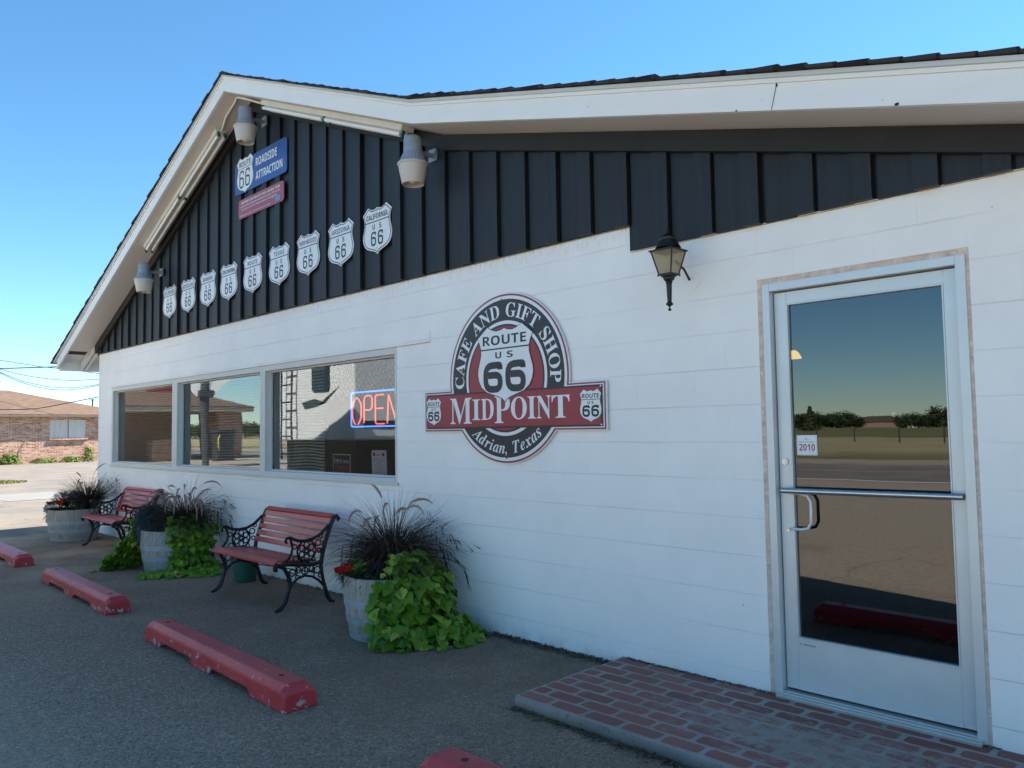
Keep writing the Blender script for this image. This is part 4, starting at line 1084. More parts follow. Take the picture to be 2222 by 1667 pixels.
# ================================================================== BENCHES
def rotz(p, a): return (p[0]*cos(a)-p[1]*sin(a), p[0]*sin(a)+p[1]*cos(a), p[2])
def bench(loc, label):
    """local: x 0..1.24 along the wall, y 0 front feet .. .5 rear feet"""
    o = thing('park_bench', label, 'bench', (0, 0, 0), 'red slat benches with black iron ends')
    W = 1.24
    for side, x in (('a', .02), ('b', W-.02)):
        g = MB()
        def T(pts, r, sg=7): g.tube([(x, a, b) for a, b in pts], r, sg)
        def curve(p, n=8): return [(u, v) for u, v in rpath(p, 9, n)]
        # front leg: flared foot, S curve
        T([(-.02, .008), (.03, .022), (.065, .06), (.085, .12), (.105, .18), (.11, .24), (.085, .30), (.06, .345), (.03, .365), (.0, .372), (-.02, .36), (-.022, .34), (.0, .335)], [.012, .018, .020, .019, .017, .016, .016, .017, .018, .020, .020, .017, .012], 8)
        # rear leg
        T([(.53, .008), (.49, .022), (.465, .06), (.445, .12), (.425, .19), (.41, .26), (.40, .33)], [.012, .018, .020, .018, .016, .016, .018], 8)
        # seat rail
        T([(.0, .372), (.10, .375), (.22, .355), (.34, .345), (.40, .36)], [.018, .019, .018, .018, .018], 8)
        # back post with scroll
        T([(.40, .33), (.415, .42), (.445, .52), (.475, .60), (.50, .67), (.525, .715), (.555, .725), (.575, .705), (.565, .685)], [.019, .019, .018, .018, .019, .021, .022, .018, .012], 8)
        # arm rest: scroll at the front, sweeping up to the back post
        T([(.085, .545), (.070, .565), (.085, .585), (.115, .588), (.15, .570), (.19, .555), (.25, .548), (.32, .556), (.39, .585), (.44, .625), (.475, .66)], [.010, .013, .015, .015, .014, .014, .014, .014, .014, .014, .012], 8)
        # front arm support curling down to the seat
        T([(.115, .585), (.125, .545), (.135, .50), (.125, .455), (.10, .42), (.07, .395)], .011)
        # rosette
        cy, cz = .265, .465
        for k in range(16): pass
        g.tube([(x, cy+.086*cos(2*pi*k/20), cz+.086*sin(2*pi*k/20)) for k in range(20)], .009, 6, close=True)
        for k in range(6):
            a = 2*pi*k/6+pi/6; c0, c1 = cy+.052*cos(a), cz+.052*sin(a)
            g.tube([(x, c0+.024*cos(2*pi*j/10), c1+.024*sin(2*pi*j/10)) for j in range(10)], .0065, 5, close=True)
        g.tube([(x, cy+.018*cos(2*pi*j/10), cz+.018*sin(2*pi*j/10)) for j in range(10)], .009, 6, close=True)
        # small scrolls around the rosette
        for (a, b, r_) in ((.155, .51, .020), (.165, .405, .024), (.375, .52, .026), (.385, .455, .018), (.40, .575, .018), (.33, .39, .018), (.215, .385, .014)):
            g.tube([(x, a+r_*cos(2*pi*j/10), b+r_*sin(2*pi*j/10)) for j in range(10)], .006, 5, close=True)
        # arch between the legs and scrollwork above it
        T([(.095, .15), (.13, .205), (.18, .245), (.25, .262), (.32, .245), (.38, .205), (.43, .15)], .011)
        for (a, b, r_) in ((.135, .300, .028), (.19, .315, .022), (.25, .300, .030), (.31, .315, .022), (.365, .295, .028), (.105, .25, .018), (.395, .245, .018)):
            g.tube([(x, a+r_*cos(2*pi*j/10), b+r_*sin(2*pi*j/10)) for j in range(10)], .0065, 5, close=True)
        T([(.16, .25), (.18, .30), (.165, .345)], .006, 5); T([(.34, .25), (.32, .30), (.335, .345)], .006, 5); T([(.25, .27), (.25, .345)], .006, 5)
        g.build('side_frame', M['iron'], o, smooth=True)
    g = MB()
    seat = [(-.005, .392), (.052, .400), (.110, .396), (.168, .388), (.226, .380), (.284, .374), (.340, .374)]
    for i, (a, b) in enumerate(seat):
        s_ = -.18 if i == 0 else (.1 if i < 3 else .12)
        g.obox((W/2, a, b), (W/2-.03, 0, 0), (0, .0225, -.0225*s_ if i else .012), (0, .0, .010))
    g.build('seat', M['slat'], o, bevel=.003)
    g = MB()
    for i in range(5):
        t = i/4; a = .402+.105*t; b = .452+.235*t
        hx = .0235
        g.obox((W/2, a, b), (W/2-.03, 0, 0), (0, .39*hx, .92*hx), (0, -.009, .0038))
    g.obox((W/2, .525, .728), (W/2-.03, 0, 0), (0, .022, .012), (0, -.006, .010))
    g.build('backrest', M['slat'], o, bevel=.003)
    g = MB(); g.tube([(.02, .20, .26), (W-.02, .40, .26)], .006, 6); g.tube([(W-.02, .20, .262), (.02, .40, .262)], .006, 6); g.build('cross_brace', M['iron'], o)
    o.location = loc; return o
b1 = bench((-4.905, -.745, 0), 'red slat bench with black iron ends between the middle and right barrels')
copy_thing(b1, (-9.24, -.60, 0), 'red slat bench between the left and middle barrels, half hidden by grass')
# green bucket
o = thing('bucket', 'small dark green plastic bucket under the right bench', 'bucket', (-5.19, -.29, 0))
g = MB(); g.lathe([(.095, 0), (.10, .004), (.125, .20), (.132, .205), (.134, .225), (.126, .228), (.120, .222), (.094, .02)], (-5.19, -.29, 0), 28); g.build('pail', M['green'], o, smooth=True)
g = MB(); g.lathe([(.1145, .09), (.1185, .125)], (-5.19, -.29, 0), 28); g.f = [f for f in g.f if len(f) == 4 and f[0] in (17, 18)]; g.m = [0]*len(g.f)
g.build('label', M['redpaint'], o)

# ================================================================== BARRELS
def barrel(loc, label, sd=0):
    o = thing('barrel_planter', label, 'planter', loc, 'half barrel planters along the wall')
    H = .435
    rf = lambda z: .285+.048*sin(min(1, z/H)*pi*.62)+.004*z
    prof = [(rf(z), z) for z in [i*H/10 for i in range(11)]]+[(rf(H)-.022, H), (rf(H)-.024, H-.05), (.0, H-.05)]
    c0 = (0, 0, 0); g = MB(); g.lathe(prof[:-1], c0, 88)
    g.v = [(a, b, c) for a, b, c in g.v]
    ORG[o.name] = (0, 0, 0)
    g.build('staves', M['stave'], o, smooth=True)
    g = MB(); g.lathe([(.0, H-.055), (.315, H-.05), (.31, H-.04), (.0, H-.03)], c0, 24); g.build('soil', M['soil'], o)
    for za, zb in ((.004, .050), (.122, .166), (.234, .285)):
        g = MB(); g.lathe([(rf(za)+.001, za), (rf(za)+.005, za), (rf(zb)+.005, zb), (rf(zb)+.001, zb)], c0, 64); g.f = g.f[:-2]; g.m = g.m[:-2]
        g.build('hoop', M['hoop'], o, smooth=True)
    return o
br = barrel((-2.47, -.497, 0), 'weathered half barrel planter with lime vine spilling over its right side')
copy_thing(br, (-6.478, -.486, 0), 'weathered half barrel planter between the two red benches', rz=1.1)
copy_thing(br, (-10.01, -.495, 0), 'weathered half barrel planter at the far left corner of the cafe', rz=2.3)

# ================================================================== PLANTS
def arch(p, d, L, bend, n, pw):
    """points of a stem that starts along d and bows over by 'bend' radians"""
    d = Vector(d).normalized(); h = Vector((d.x, d.y, 0)); h = h.normalized() if h.length > 1e-3 else Vector((1, 0, 0))
    e0 = math.asin(max(-1, min(1, d.z))); p = Vector(p); pts = [p.copy()]; seg = L/n
    for i in range(n):
        e = max(-1.5, e0-bend*((i+.5)/n)**pw)
        p = p+(h*cos(e)+Vector((0, 0, sin(e))))*seg; pts.append(p.copy())
    return pts, h
def blade(mb, p, d, L, w_, bend, n=6, tw=0, pw=1.3):
    pts, h = arch(p, d, L, bend, n, pw)
    side = Vector((-h.y, h.x, 0)); side = (side*cos(tw)+Vector((0, 0, 1))*sin(tw))
    L1 = []; L2 = []
    for i, q in enumerate(pts):
        ww = w_*(1-(i/n)**1.6)*.5+.0003
        L1.append(q-side*ww); L2.append(q+side*ww)
    m = n+1
    mb.add(L1+L2, [(i, i+1, m+i+1, m+i) for i in range(n)])
def plume(mb, stem, base, d, L, bend, rr, r0=.011, stemL=None):
    """arching stem ending in a bristly nodding seed head"""
    S = stemL+L; n = 28; pts, h = arch(base, d, S, bend, n, 3.2)
    k = int(n*stemL/S)
    stem.tube(pts[:k+2], .0015, 4)
    body = pts[k:]; m = len(body); q = []
    for i in range(m-1):
        for j in range(4): q.append(body[i].lerp(body[i+1], j/4))
    q.append(body[-1]); m = len(q)
    for i, c in enumerate(q):
        f = i/(m-1); rad = r0*max(.15, sin(pi*min(1, .15+f*.85)))**.6
        t = (q[min(i+1, m-1)]-q[max(i-1, 0)]).normalized(); a = t.orthogonal().normalized(); b = t.cross(a)
        for h_ in range(9):
            th = rr.uniform(0, 2*pi); u = a*cos(th)+b*sin(th)
            tip = c+u*rad*rr.uniform(.8, 1.5)+t*.012
            sd_ = t.cross(u)*.0013
            mb.add([c-sd_, c+sd_, tip], [(0, 1, 2)])
    mb.tube(body, [r0*.5*max(.1, sin(pi*min(1, .15+.85*i/(len(body)-1))))**.6+.0008 for i in range(len(body))], 5)
def fountain_grass(c, label, sd, n=520, R=.62, Ht=.62, plumes=(), bias=(0, 0), emin=.25, bmax=2.3):
    o = thing('fountain_grass', label, 'ornamental grass', c, 'purple fountain grasses in the barrels')
    rr = random.Random(sd); g = MB()
    for i in range(n):
        a = rr.uniform(0, 2*pi); el = rr.uniform(emin, 1.5)
        r0 = rr.uniform(0, .10)
        d = Vector((cos(a)*cos(el)+bias[0], sin(a)*cos(el)+bias[1], sin(el)))
        L = R*rr.uniform(.5, 1.08)
        blade(g, (c[0]+cos(a)*r0, c[1]+sin(a)*r0, c[2]+rr.uniform(-.02, .05)), d, L, rr.uniform(.0035, .0062), rr.uniform(.4, bmax), 7, tw=rr.uniform(-.9, .9))
    for i in range(int(n*.9*(1 if emin < .5 else .35))):                                    # dense short skirt
        a = rr.uniform(0, 2*pi); el = rr.uniform(-.1, 1.4)
        blade(g, (c[0]+cos(a)*.09, c[1]+sin(a)*.09, c[2]+rr.uniform(0, .12)), (cos(a)*cos(el), sin(a)*cos(el), sin(el)), R*rr.uniform(.3, .62), .006, rr.uniform(.6, 2.4), 5, tw=rr.uniform(-1, 1))
    g.v = [(x, min(y, -.012-.004*((i*7) % 5)), max(z, .01)) for i, (x, y, z) in enumerate(g.v)]
    g.build('blades', M['grassblade'], o)
    for (dx, dy, dz, L, SL, dr) in plumes:
        pm = MB(); plume(pm, pm, (c[0]+rr.uniform(-.05, .05), c[1]+rr.uniform(-.05, .05), c[2]+.05), (dx, dy, dz), L, dr, rr, rr.uniform(.012, .016), SL)
        pm.v = [(x, min(y, -.01), z) for x, y, z in pm.v]
        pm.build('seed_plume', M['plume'], o)
    return o
def rplumes(sd, n, bx=0, by=0, sc_=1):
    rr = random.Random(sd); out = []
    for i in range(n):
        a = rr.uniform(0, 2*pi); s_ = rr.uniform(.25, .75)
        out.append((cos(a)*s_+bx, sin(a)*s_*.6+by, 1.0, rr.uniform(.12, .19)*sc_, rr.uniform(.30, .52)*sc_, rr.uniform(1.4, 4.0)))
    return out
fountain_grass((-2.53, -.44, .45), 'purple fountain grass in the right barrel above the lime vine', 11, 1300, .62, .6,
    [(-1.35, -.18, .85, .20, .56, 3.9), (-1.7, -.28, .85, .19, .62, 3.9), (-.78, .02, 1.0, .22, .52, 2.4), (-.50, .08, 1.0, .19, .54, 1.0), (-.45, .08, 1.0, .17, .44, 3.6), (-.28, .1, 1, .18, .50, 3.2),
     (.05, .1, 1, .14, .48, 2.4), (.20, .05, 1, .14, .48, 1.8), (.34, .0, 1, .20, .46, 2.3), (.02, -.2, 1, .13, .42, 3.6), (-.22, -.1, 1, .12, .44, 4.0), (.30, -.05, .9, .15, .42, 1.6)], bias=(.0, -.06))
fountain_grass((-6.38, -.40, .44), 'purple fountain grass with many plumes in the middle barrel', 12, 900, .60, .6, rplumes(5, 26, 0, -.12)+[(-.9, -.15, .8, .19, .50, 3.0), (-1.1, -.2, .8, .2, .52, 3.2), (-.7, -.1, .9, .19, .50, 2.8), (-.95, -.3, .9, .19, .42, 3.6), (-1.3, -.3, .8, .19, .36, 3.4), (.8, -.1, .8, .19, .46, 3.2), (.9, -.1, .95, .19, .48, 2.8)], bias=(.05, -.06))
fountain_grass((-9.86, -.36, .44), 'dark fountain grass in the far left barrel against the corner', 13, 1000, .54, .45, [(-1.0, -.3, .9, .17, .40, 4.2), (-.85, -.3, .9, .17, .40, 4.0), (-.75, -.1, 1, .15, .52, .8), (-.4, .0, 1, .12, .48, 2.8), (-.62, .0, 1, .12, .36, 1.2), (.05, .1, 1, .15, .5, 1.2), (.30, .05, 1, .15, .46, 3.4), (.2, -.2, 1, .12, .40, 3)], bias=(.10, -.02), emin=.75, bmax=1.3)
LEAF = [(0, 0), (.16, .22), (.40, .30), (.50, .55), (.36, .72), (.2, .9), (0, 1.12), (-.2, .9), (-.36, .72), (-.50, .55), (-.40, .30), (-.16, .22)]
def leaf(mb, p, nrm, dirv, s, fold=.18, shape=LEAF):
    n = Vector(nrm).normalized(); d = Vector(dirv); d = d-n*d.dot(n)
    d = d.normalized() if d.length > 1e-4 else n.orthogonal().normalized()
    x = d.cross(n); P = Vector(p)
    vs = [P+x*(a*s)+d*(b*s)+n*(abs(a)*fold*s-(b*b)*.16*s) for a, b in shape]
    c = P+d*(.45*s)+n*(-.02*s); vs.append(c); k = len(shape)
    mb.add(vs, [(i, (i+1) % k, k) for i in range(k)])
def vine(label, group, spots, mat, sd, size=(.05, .10)):
    """spots: list of (centre, radii, count, outward centre)"""
    rr = random.Random(sd)
    c0 = spots[0][0]
    o = thing('sweet_potato_vine', label, 'vine', (c0[0], c0[1], 0), group); g = MB(); st = MB()
    for (c, r, cnt, a0, a1, z0, z1, prof) in spots:
        for i in range(cnt):
            a = rr.uniform(a0, a1); z = z0+(z1-z0)*rr.random(); R = prof(z, a)*rr.uniform(.80, 1.05)
            p = (c[0]+cos(a)*R*r[0], c[1]+sin(a)*R*r[1], z)
            if p[1] > -.02: p = (p[0], -.02-rr.random()*.02, p[2])
            n = Vector((cos(a)*.75+rr.uniform(-.65, .65), sin(a)*.75+rr.uniform(-.65, .65), .95+rr.uniform(-.6, .6)))
            if z > .45: n.z += 1
            d = Vector((cos(a)*.9+rr.uniform(-.8, .8), sin(a)*.9+rr.uniform(-.8, .8), -.6+rr.uniform(-.6, .6)))
            s = rr.uniform(*size)
            pz = max(p[2], .012)
            leaf(g, (p[0], p[1], pz), n, d, s, rr.uniform(.05, .35))
            if rr.random() < .3: st.tube([(p[0]*.96+c[0]*.04, p[1]*.96+c[1]*.04, pz), (p[0]*.8+c[0]*.2, p[1]*.8+c[1]*.2, pz+.03)], .002, 4)
    g.v = [(x, min(y, -.008), max(z, .006)) for x, y, z in g.v]
    g.add(st.v, st.f); g.build('leaves', mat, o)
    return o
VG = 'lime sweet potato vines trailing from the barrels'
B3 = (-2.47, -.497); B2 = (-6.478, -.486); B1 = (-10.01, -.495)
p3 = lambda z, a: .345+.085*(1-abs(z-.28)/.3 if z > .05 else .3)+(.18*max(0, 1-z/.22)*max(0, cos(a-.25)))
p3b = lambda z, a: (p3(z, a)-.06)
vine('big lime green vine tumbling over the right barrel down to the ground', VG,
     [(B3, (1, 1), 520, -.95, 1.2, .0, .46, p3), (B3, (1, 1), 240, -.9, 1.3, .0, .42, p3b), (B3, (1, 1), 130, -.75, 1.3, .42, .60, lambda z, a: .33-.9*max(0, z-.48)),
      (B3, (1, 1), 22, -2.1, -1.5, .44, .56, lambda z, a: .24), ((-2.15, -.34), (1, 1), 90, -.6, .9, .0, .16, lambda z, a: .18+.16*(1-z/.16))], M['vine'], 21, (.036, .10))
p2r = lambda z, a: .35+.05*(z/.4)+.10*max(0, 1-z/.2)
vine('lime vine down the right side of the middle barrel and along the ground', VG,
     [(B2, (1, 1), 330, -.50, 1.2, .0, .50, p2r), (B2, (1, 1), 120, -.45, 1.2, .0, .44, lambda z, a: .33), (B2, (1, 1), 170, -.95, .2, .0, .06, lambda z, a: .40+.28*((a*7) % 1)), ((-5.98, -.40), (1, 1), 90, -1.2, .7, .0, .09, lambda z, a: .08+.22*(1-z/.09)),
      (B2, (1, 1), 55, -.6, .9, .46, .60, lambda z, a: .27)], M['vine2'], 22, (.05, .09))
p2l = lambda z, a: .34+.46*max(0, 1-z/.52)**1.05
vine('lime vine down the left side of the middle barrel by the bench leg', VG,
     [(B2, (1, 1), 480, -2.85, -2.15, .0, .52, p2l), (B2, (1, 1), 260, -2.9, -2.2, .0, .50, lambda z, a: .33+.28*max(0, 1-z/.5)), (B2, (1, 1), 50, -2.95, -2.3, .48, .58, lambda z, a: .30), (B2, (1, 1), 130, -2.75, -2.1, .26, .56, lambda z, a: .40)], M['vine2'], 23, (.05, .09))
# slate coloured drooping plant of the middle barrel
def tuft(mb, c, r, cnt, rr, L=(.05, .1), w_=.006, dz=-.4, up=.6, flat=1):
    for i in range(cnt):
        a = rr.uniform(0, 2*pi); e = rr.uniform(-.4, 1.5); q = rr.random()**.4
        d = Vector((cos(a)*cos(e), sin(a)*cos(e), sin(e)))
        p = Vector(c)+Vector((d.x*r[0]*q, d.y*r[1]*q, d.z*r[2]*q))
        blade(mb, p, d+Vector((0, 0, dz)), rr.uniform(*L), w_, .8, 3, tw=rr.uniform(-1.5, 1.5))
rr = random.Random(31); g = MB()
tuft(g, (-6.66, -.66, .51), (.20, .15, .15), 2000, rr, (.05, .10), .007, -.5); tuft(g, (-6.60, -.74, .40), (.14, .08, .11), 900, rr, (.05, .10), .007, -1.1)
o = thing('slate_trailing_plant', 'bushy slate blue plant drooping over the front of the middle barrel', 'plant', (-6.7, -.74, .4)); g.build('foliage', M['bluefol'], o)
g = MB(); tuft(g, (-6.52, -.55, .50), (.16, .14, .08), 800, rr, (.05, .11), .006, -.1); g.build('under_foliage', M['grassblade'], o)
# right barrel: dark ferny foliage and red geraniums
def flower(mb, c, r, rr, n=16):
    for i in range(n):
        a = rr.uniform(0, 2*pi); e = rr.uniform(-.5, 1.4); d = Vector((cos(a)*cos(e), sin(a)*cos(e), sin(e)))
        leaf(mb, Vector(c)+d*r*.5, d, (cos(a+1), sin(a+1), .4), r*1.05, .1)
rr = random.Random(41); g = MB()
tuft(g, (-2.60, -.66, .42), (.20, .12, .08), 900, rr, (.04, .08), .008, -.1); tuft(g, (-2.50, -.74, .40), (.18, .07, .08), 500, rr, (.04, .08), .008, -.5)
for i in range(60):
    a = rr.uniform(0, 2*pi); leaf(g, (-2.56+cos(a)*.22, -.66+sin(a)*.11, .43+rr.uniform(-.06, .08)), (cos(a), sin(a)-.5, 1), (cos(a), sin(a), -.3), rr.uniform(.03, .05))
o = thing('geranium', 'dark leafy geranium with two red blooms on the left rim of the right barrel', 'flower', (-2.68, -.72, .42)); g.build('foliage', M['darkleaf'], o)
for c in ((-2.675, -.785, .455), (-2.575, -.790, .478)):
    g = MB(); flower(g, c, .046, rr, 34); g.build('bloom', M['redflower'], o)
# left barrel bedding
WF = ((-10.24, -.78, .475), (-10.25, -.79, .43), (-10.22, -.80, .405), (-10.09, -.82, .475), (-10.05, -.82, .465), (-9.86, -.80, .49), (-10.20, -.80, .44))
RF = ((-10.25, -.76, .515), (-10.27, -.75, .50), (-9.98, -.72, .54), (-9.93, -.72, .535), (-9.86, -.72, .55), (-9.82, -.72, .54))
rr = random.Random(51); g = MB()
tuft(g, (-10.06, -.58, .43), (.30, .24, .13), 1500, rr, (.04, .09), .008, 0)
tuft(g, (-10.32, -.70, .30), (.09, .07, .14), 260, rr, (.04, .09), .012, -.6)
o = thing('bedding_flowers', 'low dark bedding plants with red and white flowers in the far left barrel', 'flowers', (-10.1, -.6, .4)); g.build('foliage', M['darkleaf'], o)
for m_, cs in (('whiteflower', WF), ('redflower', RF)):
    for c in cs:
        g = MB(); flower(g, c, .034, rr, 20); g.build('bloom', M[m_], o)
g = MB(); tuft(g, (-10.20, -.60, .55), (.13, .12, .10), 420, rr, (.04, .08), .007, .3); tuft(g, (-10.02, -.50, .58), (.13, .12, .08), 300, rr, (.04, .07), .007, .3)
o = thing('dusty_miller', 'silvery grey foliage standing above the far left barrel', 'plant', (-10.15, -.56, .5)); g.build('foliage', M['silver'], o)
# litter and gravel by the wall
g = MB(); rr = random.Random(77)
for i in range(2600):
    x = rr.uniform(-8, 1.2); y = -rr.random()**1.3*2.7-.02
    if x > -.78 and y > -.97: continue
    s_ = rr.uniform(.003, .007); a = rr.uniform(0, pi)
    vs = [(x+cos(a+2*pi*k/5)*s_*rr.uniform(.6, 1), y+sin(a+2*pi*k/5)*s_*rr.uniform(.6, 1), .001) for k in range(5)]+[(x, y, s_*.8)]
    g.add(vs, [(k, (k+1) % 5, 5) for k in range(5)])
tag(g.build('loose_gravel', m_plain('pale_gravel', (.33, .30, .26), .9, var=.5, nscale=60, obj=False)), 'loose pale gravel grains scattered over the asphalt before the cafe', 'gravel', kind='stuff')

# ================================================================== BRICK STATION ACROSS THE SIDE STREET
bk = thing('brick_building', 'low brick building with a tan shingle hip roof and boarded window', 'building', (-46.4, 9, 0))
g = MB(); g.box(-46.4, -46.15, 8.0, 12.2, 0, 0.001) if False else None
g = MB(); g.box(-56, -46.4, -3, 8.22, -.1, 2.62); g.box(-56, -46.4, 10.12, 12.3, -.1, 2.62); g.box(-56, -46.4, 8.22, 10.12, -.1, 1.34); g.box(-56, -46.4, 8.22, 10.12, 2.36, 2.62); g.box(-56, -46.6, 8.22, 10.12, 1.34, 2.36)
g.build('wall', M['brick'], bk)
g = MB(); g.box(-46.55, -46.42, 8.225, 9.155, 1.342, 2.358); g.box(-46.55, -46.42, 9.205, 10.115, 1.342, 2.358); wf = g.build('boarded_window', M['oldboard'], bk)
g = MB(); g.box(-46.56, -46.40, 9.16, 9.20, 1.36, 2.35); g.build('mullion', m_plain('faded_red_wood', (.35, .15, .12), .7), wf)
g = MB(); g.box(-46.5, -46.28, 8.18, 10.18, 1.25, 1.335); g.build('window_ledge', M['brick'], bk)
OV = .43; X1 = -46.4+OV; Y1 = 12.3+OV+.25; X0 = -56-OV; Y0 = -3.3
g = MB(); g.box(X0, X1-.01, Y0, Y1-.01, 2.50, 2.54); g.build('eave_soffit', M['tanpaint'], bk)
g = MB(); g.box(X0, X1+.02, Y0, Y1+.02, 2.545, 2.62); g.build('fascia', M['cream'], bk)
g = MB(); HW = (X1-X0)/2; XR = (X0+X1)/2; RZ = 4.18; zb = 2.66
g.add([(X0-.04, Y0, zb), (X1+.06, Y0, zb), (X1+.06, Y1+.06, zb), (X0-.04, Y1+.06, zb), (XR, Y0, RZ), (XR, Y1-HW, RZ), (X0-.04, Y0, zb-.05), (X1+.06, Y0, zb-.05), (X1+.06, Y1+.06, zb-.05), (X0-.04, Y1+.06, zb-.05)],
      [(1, 2, 5, 4), (2, 3, 5), (3, 0, 4, 5), (0, 1, 4), (6, 7, 1, 0), (7, 8, 2, 1), (8, 9, 3, 2), (9, 6, 0, 3), (9, 8, 7, 6)])
g.build('roof', M['shingle_tan'], bk)
bk.rotation_euler = (0, 0, radians(7))
# weeds along its foot
WG = 'weeds along the foot of the brick building'
def weed(c, r, n, label, sd):
    rr = random.Random(sd); g = MB()
    for i in range(n):
        a = rr.uniform(0, 2*pi); q = rr.random()**.5; h = rr.random()
        p = (c[0]+cos(a)*r[0]*q*(1-h*.4), c[1]+sin(a)*r[1]*q*(1-h*.4), .02+h*r[2])
        leaf(g, p, (cos(a), sin(a), .8), (rr.uniform(-1, 1), rr.uniform(-1, 1), .6), rr.uniform(.05, .11))
    o = thing('weed_clump', label, 'weeds', c, WG); g.build('leaves', M['weed'], o)
weed((-45.7, 6.25, 0), (.4, .75, .48), 800, 'round green weed clump at the foot of the brick wall, leftmost', 1)
weed((-45.85, 7.9, 0), (.35, .85, .2), 600, 'low flat weed clump just left of the boarded window', 2)
weed((-46.0, 9.3, 0), (.35, .75, .26), 600, 'low weed clump below the boarded window', 3)
weed((-46.1, 10.15, 0), (.35, .45, .75), 420, 'tallest weed clump right of the boarded window', 4)
# overhead wires and distant pole
def wire(pts, r, label):
    g = MB(); g.tube(pts, r, 5); tag(g.build('overhead_wire', M['wire']), label, 'wire', 'overhead wires at the left')
wire([(-54.72,0.86,5.2),(-50.34,5.3,5.29),(-48.14,7.52,5.34),(-46.97,8.7,5.37),(-43.75,11.95,5.48),(-41.55,14.17,5.56)], .03, 'dark overhead wire rising to the right just under the eave tip')
wire([(-75.3,2.51,9.18),(-69.4,8.61,7.67),(-67.92,10.13,7.36),(-65.71,12.42,6.81),(-64.47,13.68,6.61),(-62.6,15.61,6.21),(-57.58,20.79,5.15)], .024, 'thin overhead wire falling to the right past the eave tip')
wire([(-75.14,2.42,12.19),(-70.38,7.59,8.01),(-67.96,10.15,6.68),(-66.98,11.17,6.27),(-66.0,12.19,6.0),(-65.01,13.2,5.81),(-64.02,14.21,5.71),(-62.62,15.62,5.79),(-60.51,17.73,6.13),(-57.47,20.72,7.2)], .024, 'upper of the three sagging overhead wires')
wire([(-75.05,2.37,13.96),(-70.35,7.57,8.54),(-67.97,10.16,6.44),(-66.76,11.44,5.7),(-65.54,12.71,5.29),(-64.55,13.73,5.16),(-63.55,14.73,5.21),(-62.64,15.63,5.4),(-60.51,17.73,6.27),(-57.41,20.69,8.44)], .024, 'middle of the three sagging overhead wires')
wire([(-75.03,2.36,14.31),(-70.34,7.57,8.72),(-67.97,10.16,6.37),(-67.01,11.19,5.71),(-66.04,12.21,5.26),(-65.3,12.97,5.07),(-64.56,13.73,4.98),(-63.56,14.74,5.1),(-62.65,15.64,5.33),(-60.5,17.72,6.34),(-57.39,20.68,8.79)], .024, 'lowest of the three sagging overhead wires')
wire([(-41.82,-0.19,3.49),(-39.04,2.69,2.78),(-38.05,3.69,2.68),(-37.07,4.7,2.64),(-36.5,5.27,2.67),(-35.93,5.83,2.8),(-35.22,6.54,2.98),(-34.56,7.19,3.15),(-33.35,8.38,3.58),(-31.61,10.07,4.41)], .020, 'thick black overhead cable sagging across the tan roof')
o = thing('utility_pole', 'small distant utility pole above the tan roof beside the cafe corner', 'utility pole', (-101.18, 26.47, 0))
p = Vector((-101.18, 26.47, 5.92)); g = MB(); g.tube([(p.x, p.y, 0), (p.x, p.y, p.z)], [.13, .09], 8); g.build('pole', M['polewood'], o)
g = MB(); q = rgt*.45; g.tube([p-q-Vector((0, 0, .12)), p+q-Vector((0, 0, .12))], .05, 5); g.build('crossarm', M['polewood'], o)

# ================================================================== WHAT THE GLASS REFLECTS: the far side of the lot
# camper parked tail towards the cafe
rv = thing('camper', 'white camper with rear ladder reflected in the right window', 'camper', (-9.8, -7, 0))
g = MB(); prof = [(-10.36, 1.32), (-8.0, 1.32), (-7.96, 1.36), (-7.96, 3.45), (-8.08, 3.6), (-10.24, 3.6), (-10.36, 3.45)]
g.prism(prof, -11.5, -2.62); g.build('body', M['rvwhite'], rv, bevel=.03)
g = MB(); g.box(-10.25, -8.1, -11.3, -2.75, .45, 1.32); g.build('chassis', M['rvdark'], rv)
g = MB(); g.prism(rrect(-9.15, -8.62, 2.12, 3.02, .06), -2.618, -2.595); g.build('rear_window', M['rvdark'], rv)
g = MB()
for y in (-5.2, -7.6): g.prism([(y-.5, 2.1), (y+.5, 2.1), (y+.5, 2.95), (y-.5, 2.95)], 0, .02, mp=lambda a, b, c: (-7.958+b, a, c))
g.build('side_window', M['rvdark'], rv)
g = MB()
for x in (-10.0, -9.63): g.tube([(x, -2.50, 1.0), (x, -2.50, 3.5), (x, -2.62, 3.6)], .018, 8)
for i in range(9): g.tube([(-10.0, -2.50, 1.1+i*.29), (-9.63, -2.50, 1.1+i*.29)], .014, 6)
g.build('ladder', M['rvdecal'], rv)
for i in range(4):
    g = MB(); x = -8.2 if i % 2 else -10.1; y = -8.6-.9*(i//2); g.tube([(x-.13, y, .38), (x+.13, y, .38)], .38, 24); g.build('wheel', M['rubber'], rv)
g = MB(); g.prism([(-9.5, 1.95), (-9.1, 2.0), (-8.75, 1.92), (-8.35, 2.18), (-8.7, 2.02), (-9.0, 1.88), (-9.4, 1.84)], -2.618, -2.614); g.build('swoosh_decal', M['rvdecal'], rv)
g = MB(); g.box(-7.959, -7.954, -11, -2.8, 1.5, 1.62); g.build('stripe_decal', M['rvdecal'], rv)
